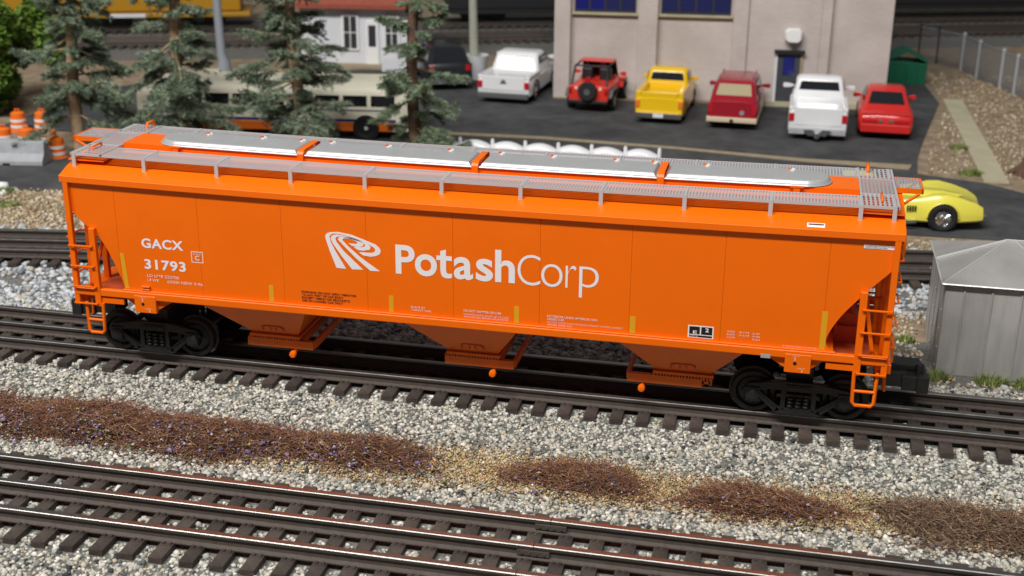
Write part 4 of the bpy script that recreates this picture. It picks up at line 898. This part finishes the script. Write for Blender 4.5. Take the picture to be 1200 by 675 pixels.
# black suv half hidden by the fir
T = thing('suv', 'black car standing behind the dark-trunked fir tree, next to a white tub', 'car', (-1.93, 6.45, GZ), math.radians(25), VG)
w = .2; h = .48
MB().loft([ring(-h, w * .92, .08, .22), ring(-h + .02, w, .06, .24), ring(h * .3, w, .06, .235), ring(h * .9, w * .92, .06, .19), ring(h, w * .8, .08, .15)]).build('body', 'black_paint', T, smooth=50)
cabin(T, 'black_paint', w * .92, w * .72, .232, .36, -h * .95, -h * .7, h * .45, h * .15); cabin_windows(T, w * .92, w * .72, .232, .36, -h * .95, -h * .7, h * .45, h * .15, side_split=(.4, .7))
for k in (-1, 1): box_part(T, 'tail_light', 'tail_red', min(k * .14, k * .18), max(k * .14, k * .18), -h - .004, -h + .008, .17, .22, bevel=.002)
box_part(T, 'rear_bumper', 'grey_plastic', -w * .95, w * .95, -h - .02, -h + .01, .06, .10); wheels(T, w, (-h * .58, h * .62), .072, .05, 'grey_plastic')
# lemon sports car, nose to the right
T = thing('sports_car', 'pale yellow sports car with wire wheels beside the hopper car end', 'car', (1.78, 2.93, GZ), math.radians(-90 + 4), 'cars on the road')
w = .205; h = .56
secs = [(-1, .74, .07, .15, .70), (-.96, .86, .05, .18, .80), (-.7, .97, .045, .195, .86), (-.45, 1.0, .045, .20, .90), (-.15, .93, .045, .170, .88), (.15, .92, .045, .170, .86), (.36, .97, .045, .186, .86), (.48, .99, .045, .205, .88), (.60, 1.0, .045, .208, .88), (.75, .98, .05, .190, .86), (.90, .92, .055, .162, .80), (.98, .84, .058, .136, .74), (1.0, .75, .068, .124, .60)]
MB().loft([ring(h * a, w * b, c, d, w * e, r=.012, crown=(-.020 if a > .3 else .004)) for a, b, c, d, e in secs]).build('body', 'lemon', T, smooth=32)
for k in (-1, 1):
    MB().tube([(k * (w + .001), h * .57 + .090 * math.cos(a), .078 + .090 * math.sin(a)) for a in [PI * q / 12 for q in range(13)]], .006, 6).build('wheel_arch', 'lemon', T, smooth=60)
    MB().lathe([(.086, k * (w - .012)), (.086, k * (w + .0008))], 22, (0, h * .57, .078), 'x').build('wheel_well', 'train_black', T)
    MB().tube([(k * (w + .004), h * -.28, .052), (k * (w + .012), h * -.1, .05), (k * (w + .012), h * .22, .05), (k * (w + .002), h * .30, .052)], .012, 8).build('side_pipe', 'chrome', T, smooth=60)
    v = MB()
    for q in range(4): v.box(min(k * w * .955, k * (w * .955 + .006)), max(k * w * .955, k * (w * .955 + .006)), h * (.20 + q * .026), h * (.20 + q * .026) + .009, .112, .145)
    stuff(v.build('vent_slots', 'train_black', T))
    box_part(T, 'front_bumper', 'chrome', min(k * .03, k * w * .80), max(k * .03, k * w * .80), h * .975, h * .985 + .020, .083, .104, bevel=.005)
    MB().lathe([(.001, h * .99 + .012), (.012, h * .99 + .012), (.012, h * .97)], 10, (k * w * .45, 0, .074)).build('fog_lamp', 'lamp_white', T)
MB().loft([[(x * q, y, z) for x, z in ((-.07, .17), (.07, .17), (.04, .17 + hz), (-.04, .17 + hz))] for y, q, hz in ((h * .15, .9, .012), (h * .4, 1, .026), (h * .6, .8, .022), (h * .8, .3, .004))]).build('hood_bulge', 'lemon', T, smooth=50)
box_part(T, 'grille', 'train_black', -w * .55, w * .55, h * .97, h * .99, .062, .084, bevel=.002)
cabin(T, 'lemon', w * .78, w * .55, .168, .275, -h * .62, -h * .40, h * .10, -h * .12); cabin_windows(T, w * .78, w * .55, .168, .275, -h * .62, -h * .40, h * .10, -h * .12)
mirrors(T, w * .82, h * .02, .19, 'chrome', .7); wheels(T, w + .012, (-h * .58, h * .57), .078, .052, 'chrome', 12)
# long cream coach behind the firs
T = thing('coach', 'long cream coach with dark windows, blue line and orange skirt behind the fir trees', 'bus', (-2.58, 4.22, GZ), math.radians(-90 + 9), 'large vehicles')
w = .235; h = 1.02; ht = .425
sec = lambda q, zt: [(-w * q, .06), (-w * q, .20), (-w * q, .30), (-w * .96 * q, zt - .07), (-w * .80 * q, zt - .018), (-w * .4 * q, zt), (w * .4 * q, zt), (w * .80 * q, zt - .018), (w * .96 * q, zt - .07), (w * q, .30), (w * q, .20), (w * q, .06)]
MB().loft([[(a, y, b) for a, b in sec(q, zt)] for y, q, zt in ((-h, .85, ht - .06), (-h + .04, .97, ht - .02), (-h + .12, 1, ht), (h - .2, 1, ht), (h - .08, .98, ht - .03), (h, .9, ht - .07))]).build('body', 'cream', T, smooth=50)
for k in (-1, 1):
    box_part(T, 'skirt', 'barrel_orange', min(k * w, k * (w + .006)), max(k * w, k * (w + .006)), -h + .1, h - .12, .062, .125, bevel=.001); box_part(T, 'side_line', 'blue_trim', min(k * w, k * (w + .005)), max(k * w, k * (w + .005)), -h + .08, h - .1, .132, .150, bevel=.001)
    box_part(T, 'belt_line', 'pole_grey', min(k * w, k * (w + .004)), max(k * w, k * (w + .004)), -h + .06, h - .08, .210, .224, bevel=.001)
    for q in range(9): box_part(T, 'side_window', 'glass', min(k * w * .985, k * (w + .003)), max(k * w * .985, k * (w + .003)), -h + .12 + q * .205, -h + .295 + q * .205, .245, .325, bevel=.002)
    for y in (-.62, .70): MB().lathe([(.098, k * (w - .002)), (.098, k * (w + .008))], 20, (0, y, .085), 'x').build('wheel_well', 'train_black', T)
    for q in range(2): box_part(T, 'roof_vent', 'cream', min(k * .02, k * .09), max(k * .02, k * .09), -.6 + q * .8, -.45 + q * .8, ht - .004, ht + .022, bevel=.006)
quad(T, 'windscreen', [(w * .8, h - .0, .21), (-w * .8, h - .0, .21), (-w * .72, h - .02, .32), (w * .72, h - .02, .32)], 'glass')
wheels(T, w + .012, (-.62, .70), .085, .06, 'lamp_white', 0)
# ------------------------------------------------------------------ far trains
def far(x, y): return (-2.12 + x * c3 - y * s3, 9.62 + x * s3 + y * c3, 0)
T = thing('locomotive', 'yellow locomotive with a grey number panel on the far track at top left', 'train', far(-4.95, 0), TH3)
MB().box(-2.2, 2.2, -.33, .33, .115, .16).build('frame', 'train_yellow', T, bevel=.006); MB().box(-2.1, 2.1, -.27, .27, .165, .95).build('hood', 'train_yellow', T, bevel=.02); MB().box(-.9, .9, -.2, .2, .0, .113).build('fuel_tank', 'train_black', T, bevel=.02)
for x in (-.35, .9): MB().box(x - .2, x + .2, -.335, -.331, .118, .158).build('number_panel', 'house_white', T)
for x in (-1.5, 1.5):
    t = MB().box(x - .42, x + .42, -.22, .22, .05, .112).build('truck', 'train_black', T)
    for q in (-.3, 0, .3):
        for s in (-1, 1): MB().lathe([(.09, s * .15), (.09, s * .18)], 18, (x + q, 0, .0905)).build('wheel', 'wheel_steel', t)
T = thing('freight_car', 'black freight car with a yellow emblem on the far track beyond the white pickup', 'train', far(.9, 0), TH3)
MB().box(-1.5, 1.5, -.3, .3, .16, .9).build('body', 'train_black', T, bevel=.01); MB().box(-1.55, 1.55, -.31, .31, .11, .158).build('frame', 'train_black', T)
MB().lathe([(.07, -.306), (.07, -.301)], 16, (-.2, 0, .24)).build('emblem', 'train_yellow', T)
for x in (-1.1, 1.1):
    t = MB().box(x - .24, x + .24, -.21, .21, .05, .108).build('truck', 'train_black', T)
    for q in (-.17, .17):
        for s in (-1, 1): MB().lathe([(.084, s * .15), (.084, s * .18)], 18, (x + q, 0, .0846)).build('wheel', 'wheel_steel', t)
T = thing('freight_car', 'dark freight car on the far track at the top right corner', 'train', far(5.6, .0), TH3)
MB().box(-1.9, 1.9, -.3, .3, .16, .9).build('body', 'train_black', T, bevel=.01); MB().box(-1.95, 1.95, -.31, .31, .11, .158).build('frame', 'train_black', T)
for x in (-1.4, 1.4):
    t = MB().box(x - .24, x + .24, -.21, .21, .05, .108).build('truck', 'train_black', T)
    for q in (-.17, .17):
        for s in (-1, 1): MB().lathe([(.084, s * .15), (.084, s * .18)], 18, (x + q, 0, .0846)).build('wheel', 'wheel_steel', t)
# ------------------------------------------------------------------ white house with red roof
T = thing('house', 'white house with a red roof at the top, behind the middle firs', 'house', (-3.42, 6.85, G0), math.radians(8))
MB().box(0, 1.05, 0, .8, 0, .62).build('wall', 'house_white', T)
rf = MB().prism([(-.10, .56), (-.10, .60), (.4, 1.02), (.9, .60), (.9, .56), (.4, .97)], 'x', -.1, 1.15); rf.build('roof', 'roof_red', T)
def hwin(x0, x1, z0, z1):
    f = MB().box(x0, x1, -.018, -.001, z0, z1); fo = f.build('window', 'lamp_white', T, bevel=.002)
    for i in range(2):
        for j in range(2):
            a = x0 + .02 + i * (x1 - x0 - .03) / 2; b = z0 + .02 + j * (z1 - z0 - .03) / 2
            MB().box(a, a + (x1 - x0) / 2 - .025, -.021, -.0185, b, b + (z1 - z0) / 2 - .025).build('pane', 'frame_dark', fo)
hwin(.40, .56, .16, .50); hwin(.80, .95, .16, .50)
d = MB().box(.63, .75, -.02, -.001, .0, .44).build('door', 'lamp_white', T, bevel=.002); MB().box(.655, .725, -.023, -.0205, .20, .40).build('pane', 'frame_dark', d)
MB().box(.30, 1.0, -.16, -.001, 0, .035).build('porch_step', 'tan_strip', T); MB().box(.82, 1.06, -.26, -.165, .0, .12).build('porch_box', 'house_white', T)
# ------------------------------------------------------------------ tub with post, poles, dumpster, fences, barrels
T = thing('planter', 'white round tub holding a tall pale post, left of the white pickup', 'planter', (-1.64, 6.62, GZ))
MB().lathe([(.001, 0), (.085, 0), (.108, .20), (.112, .215), (.10, .215), (.095, .19), (.001, .19)], 24, axis='z').build('tub', 'house_white', T, smooth=40); MB().tube([(-.02, 0, .19), (-.03, .0, .6), (-.05, .0, 1.6)], [.045, .038, .034], 12).build('post', 'post_green', T, smooth=60)
T = thing('utility_pole', 'slim grey steel pole behind the second fir', 'pole', (-3.95, 6.25, G0))
MB().tube([(0, 0, 0), (0, 0, .12), (-.02, 0, .2), (-.05, 0, 1.7)], [.075, .06, .04, .034], 12).build('pole', 'pole_grey', T, smooth=60); MB().box(-.09, .09, -.09, .09, 0, .02).build('base_plate', 'pole_grey', T)
o = MB().box(-.80, -.55, 0, .2, 0, .3).build('crate', 'sky_blue', None, bevel=.02); o.location = (-.25, 7.3, GZ); tag(o, 'pale blue box behind the white pickup at the brick corner', 'box')
T = thing('dumpster', 'dark green dumpster with pitched lid right of the brick building', 'dumpster', (2.20, 7.47, G0), math.radians(4))
MB().hexa([(-.18, -.13, 0), (.15, -.13, 0), (.15, .13, 0), (-.18, .13, 0)], [(-.18, -.15, .22), (.16, -.15, .20), (.16, .15, .20), (-.18, .15, .22)]).build('body', 'green_box', T, bevel=.006)
MB().prism([(-.19, .222), (-.03, .30), (.17, .202), (.17, .215), (-.03, .318), (-.19, .24)], 'y', -.16, .16).build('lid', 'green_box', T)
for x in (-.1, 0, .09): MB().box(x - .006, x + .006, -.151, -.138, .01, .2).build('rib', 'green_box', T)
FP = [(2.40, 8.74), (2.56, 8.55), (2.765, 8.26), (2.86, 7.84), (3.01, 7.38), (3.095, 7.12), (3.30, 6.45), (3.5, 5.8)]
T = thing('chain_link_fence', 'grey chain-link fence with round posts along the slope at right', 'fence', (0, 0, G0))
for i, (x, y) in enumerate(FP): MB().tube([(x, y, 0), (x, y, .345)], .018 if i > 1 else .008, 8).lathe([(.021, .345), (.012, .36), (.001, .362)], 8, (x, y, 0), 'z').build('post', 'fence_metal' if i > 1 else 'train_black', T, smooth=60)
for (xa, ya), (xb, yb) in zip(FP[:-1], FP[1:]):
    MB().tube([(xa, ya, .33), (xb, yb, .33)], .006, 6).build('top_rail', 'pole_grey', T)
    L = math.hypot(xb - xa, yb - ya); b = MB(); n = int((L + .32) / .026)
    for q in range(n):
        for sgn in (0, 1):
            t0 = q * .026 - .32; a, c = (t0, t0 + .32); za, zc = .01, .33
            if a < 0: za += -a; a = 0
            if c > L: zc -= c - L; c = L
            if c <= a: continue
            if sgn: a, c = L - a, L - c
            P = lambda t, z: (xa + (xb - xa) * t / L, ya + (yb - ya) * t / L, z)
            b.tube([P(a, za), P(c, zc)], .0019, 3)
    stuff(b.build('wire_mesh', 'wire', T))
# white fence of arched panels along the lot
T = thing('scalloped_fence', 'low white fence of rounded arched segments just behind the hopper roof', 'fence', (-1.235, 3.60, G0 + .0), math.radians(.8))
pw = .2285
for i in range(8):
    MB().tube([(i * pw, 0, 0), (i * pw, 0, .178), (i * pw, 0, .19)], [.013, .013, .008], 8).build('post', 'white_paint', T, smooth=60)
    if i < 7:
        pts = [(i * pw + .012 + (pw - .024) * q / 10, .130 + .046 * math.sin(PI * (q / 10 * .80 + .16)) ** .8) for q in range(11)]
        ar = MB(); rings = []
        for d, q, lift in ((-.055, .90, -.05), (-.050, .97, -.02), (-.03, 1, -.004), (.0, 1, 0), (.03, 1, -.004), (.050, .97, -.02), (.055, .90, -.05)):
            xm = (i + .5) * pw; rings.append([(xm + (x - xm) * q, d, z) for x, z in [(i * pw + .012, .0)] + [(px_, max(.02, pz_ + lift)) for px_, pz_ in pts] + [((i + 1) * pw - .012, .0)]])
        ar.loft(rings).build('arched_panel', 'white_paint', T, smooth=50)
# traffic barrels and concrete barrier at far left
T = thing('concrete_barrier', 'grey concrete road barrier at the left edge in front of orange barrels', 'barrier', (-3.745, 2.915, GZ), math.radians(10))
MB().prism([(-.10, 0), (.10, 0), (.10, .03), (.055, .075), (.04, .155), (-.04, .155), (-.055, .075), (-.10, .03)], 'x', -1.0, 0).build('block', 'concrete', T, bevel=.004)
for x in (-.25, -.45): MB().box(x - .025, x + .025, -.102, -.098, .001, .016).build('drain_slot', 'train_black', T)
BZS = .74
BG = 'orange traffic barrels at the left edge'
def barrel(label, x, y):
    T = thing('traffic_barrel', label, 'barrel', (x, y, G0), 0, BG); T.scale = (.92, .92, BZS)
    MB().lathe([(.001, 0), (.075, 0), (.075, .015), (.066, .02), (.064, .07), (.062, .07), (.060, .13), (.057, .13), (.055, .185), (.048, .19), (.030, .20), (.001, .2)], 20, axis='z').build('body', 'barrel_orange', T, smooth=30)
    for z0, z1, r in ((.042, .068, .0655), (.10, .127, .0625)): MB().lathe([(r, z0), (r - .001, z1)], 20, axis='z').build('white_band', 'white_plain', T, smooth=30)
    MB().tube([(-.02, 0, .198), (-.02, 0, .222), (.02, 0, .222), (.02, 0, .198)], .006, 6).build('handle', 'barrel_orange', T)
barrel('orange barrel standing right of the barrier end', -3.765, 3.07); barrel('orange barrel behind the right end of the barrier', -3.95, 3.28)
barrel('orange barrel behind the middle of the barrier', -4.12, 3.27); barrel('orange barrel at the left edge behind the barrier', -4.29, 3.25)
barrel('orange barrel in the back row at the left edge', -4.49, 3.75); barrel('small orange barrel in the back row beside the fir', -4.32, 3.80)
# ------------------------------------------------------------------ trees
def fir(label, x, y, h, spread, lean, bark, pal, seed, base_z=.05, n=88):
    R = random.Random(seed); T = thing('fir_tree', label, 'tree', (x, y, G0), 0, 'fir trees behind the hopper car')
    pts = []
    for i in range(9):
        t = i / 8; pts.append((lean[0] * t + .02 * math.sin(t * 6 + seed), lean[1] * t + .015 * math.cos(t * 5 + seed), h * t))
    MB().tube(pts, [.046 * (1 - .45 * i / 8) for i in range(9)], 10).build('trunk', bark, T, smooth=70)
    V = []; F = []; C = []; lim = MB()
    def axis(z):
        t = z / h * 8; i = min(7, int(t)); f = t - i; return Vector(pts[i]).lerp(Vector(pts[i + 1]), f)
    for k in range(n):
        z = base_z + (h - base_z) * ((k + R.random()) / n) ** .95 + R.uniform(-.05, .05); z = max(base_z, min(h * .99, z)); p0 = axis(z); a = k * 2.4 + R.uniform(-1.0, 1.0)
        ln = spread * (1 - .72 * (z / h)) * R.choice((.45, .6, .8, 1, 1.1, 1.3)) * R.uniform(.85, 1.1); dr = R.uniform(-.60, .05) - .15 * (1 - z / h)
        d = Vector((math.cos(a), math.sin(a), 0)); side = Vector((-math.sin(a), math.cos(a), 0)); cv = R.uniform(-.15, .15)
        bp = [p0 + d * (ln * t) + side * (cv * ln * t * t) + Vector((0, 0, ln * (dr * t + R.uniform(.05, .30) * t * t))) for t in (0, .35, .7, 1)]
        lim.tube(bp, [.008, .006, .0045, .003], 5)
        m = int(8 + ln * 34)
        for q in range(m):
            t = .27 + .73 * (q + R.random() * .8) / m; i = min(2, int(t * 3)); c = bp[i].lerp(bp[i + 1], min(1, t * 3 - i))
            sl_ = ln * .40 * (1.12 - t) * R.uniform(.35, 1.35) + .018
            for sgn in (-1, 1):
                dd = (side * sgn * R.uniform(.6, 1.1) + d * R.uniform(.4, 1.1) + Vector((0, 0, R.uniform(-.45, .25)))).normalized(); nn = 3 + int(sl_ / .010)
                tone = R.uniform(.65, 1.35); col = pal[R.randrange(len(pal))]
                for u in range(nn):
                    e = c + dd * (sl_ * u / nn) + Vector((R.gauss(0, .004), R.gauss(0, .004), -sl_ * .35 * (u / nn) ** 1.5 + R.gauss(0, .004)))
                    for w_ in range(5):
                        nd = (dd * R.uniform(.3, 1.2) + Vector((R.uniform(-1, 1), R.uniform(-1, 1), R.uniform(-.6, .7)))).normalized() * R.uniform(.018, .036)
                        wv = nd.cross(Vector((R.uniform(-1, 1), R.uniform(-1, 1), R.uniform(-1, 1)))).normalized() * .0026
                        o_ = len(V); V.extend((e - wv, e + wv, e + nd)); F.append((o_, o_ + 1, o_ + 2)); C.extend([tuple(min(1, cc * tone) for cc in col)] * 3)
    stuff(lim.build('limbs', bark, T))
    stuff(link('needles', tri_mesh('needles', np.array([tuple(v) for v in V]), np.array(F), np.array(C), 'needles'), T))
NP = [(.24, .30, .205), (.18, .235, .155), (.31, .37, .27), (.13, .17, .11)]
NP4 = [(.25, .32, .20), (.19, .25, .15), (.33, .40, .28), (.14, .18, .11)]
fir('leftmost blue-green fir with tan trunk, above the orange barrels', -3.62, 3.15, 1.75, .46, (.03, .0), 'bark_tan', NP, 3, base_z=.30)
fir('second blue-green fir from the left, in front of the coach', -2.90, 3.25, 1.85, .44, (.06, .0), 'bark_tan', NP, 8, base_z=.22)
fir('third fir with a pale tan trunk, in front of the white house', -2.04, 3.32, 1.8, .46, (-.06, .02), 'bark_tan', NP, 14, base_z=.20)
fir('rightmost fir with a dark brown trunk and lighter drooping branches', -1.26, 3.36, 1.8, .36, (.03, .0), 'bark_brown', NP4, 21, base_z=.12, n=62)
def bush(name, label, x, y, z0, rx, rz_, n, pal, trunk=True, kind='tree', ls=.024):
    T = thing(name, label, kind, (x, y, G0))
    if trunk: MB().tube([(0, 0, 0), (.02, 0, z0 * .6), (0, .02, z0 + rz_ * .8)], [.05, .04, .02], 8).build('trunk', 'bark_brown', T, smooth=60)
    cl = [(Vector((NR.normal(0, .5), NR.normal(0, .5), NR.normal(0, .5)))) for _ in range(26)]
    V = []; F = []; C = []
    for i in range(n):
        c = cl[i % 26]; c = c / max(1, c.length); p = Vector((c.x * rx, c.y * rx, z0 + rz_ + c.z * rz_)); dvec = Vector((NR.normal(0, 1), NR.normal(0, 1), NR.normal(0, 1))).normalized()
        p = p + Vector((dvec.x * rx, dvec.y * rx, dvec.z * rz_)) * (.30 * NR.random() ** .4)
        u = Vector((NR.normal(0, 1), NR.normal(0, 1), NR.normal(0, .6))).normalized() * ls; w_ = u.cross(Vector((NR.normal(0, 1), NR.normal(0, 1), NR.normal(0, 1)))).normalized() * ls * .5
        o_ = len(V); V.extend((p - u, p + w_, p + u, p - w_)); F.extend(((o_, o_ + 1, o_ + 2), (o_, o_ + 2, o_ + 3))); cc = pal[int(NR.integers(len(pal)))]; C.extend([cc] * 4)
    stuff(link('foliage', tri_mesh('foliage', np.array([tuple(v) for v in V]), np.array(F), np.array(C), 'leaf'), T))
LP = [(.14, .24, .035), (.10, .18, .025), (.20, .31, .06), (.07, .13, .02)]
bush('broadleaf_tree', 'bright green leafy tree in the top left corner', -4.98, 4.35, .02, .42, .52, 22000, LP)
bush('broadleaf_tree', 'yellow-green bush at the right edge beyond the chain-link fence', 3.62, 8.3, .12, .26, .22, 3500, LP, kind='bush')
T = thing('tree_stump', 'leaning brown tree stump at the right edge beyond the path', 'stump', (2.80, 4.25, G0))
MB().tube([(0, 0, -.005), (.005, .0, .08), (.05, .02, .22), (.13, .04, .40)], [.085, .055, .045, .04], 12).build('trunk', 'bark_brown', T, smooth=60)
for a in (0, 1.6, 3.0, 4.4): MB().tube([(.03 * math.cos(a), .03 * math.sin(a), .05), (.13 * math.cos(a), .13 * math.sin(a), .004)], [.03, .01], 8).build('root', 'bark_brown', T, smooth=60)
for i, (x, y, s, lb) in enumerate([(-3.66, 2.25, .04, 'larger white pebble at the left edge by the road'), (-3.6, 2.16, .028, 'smaller white pebble at the left edge by the road')]):
    o = link('pebble', pieces('pebble', np.array([[0, 0, 0.]]), np.array([s]), np.array([[.75, .75, .74]]), 'stones')); o.location = (x, y, G0 + s * .4); tag(o, lb, 'stone', 'white pebbles')
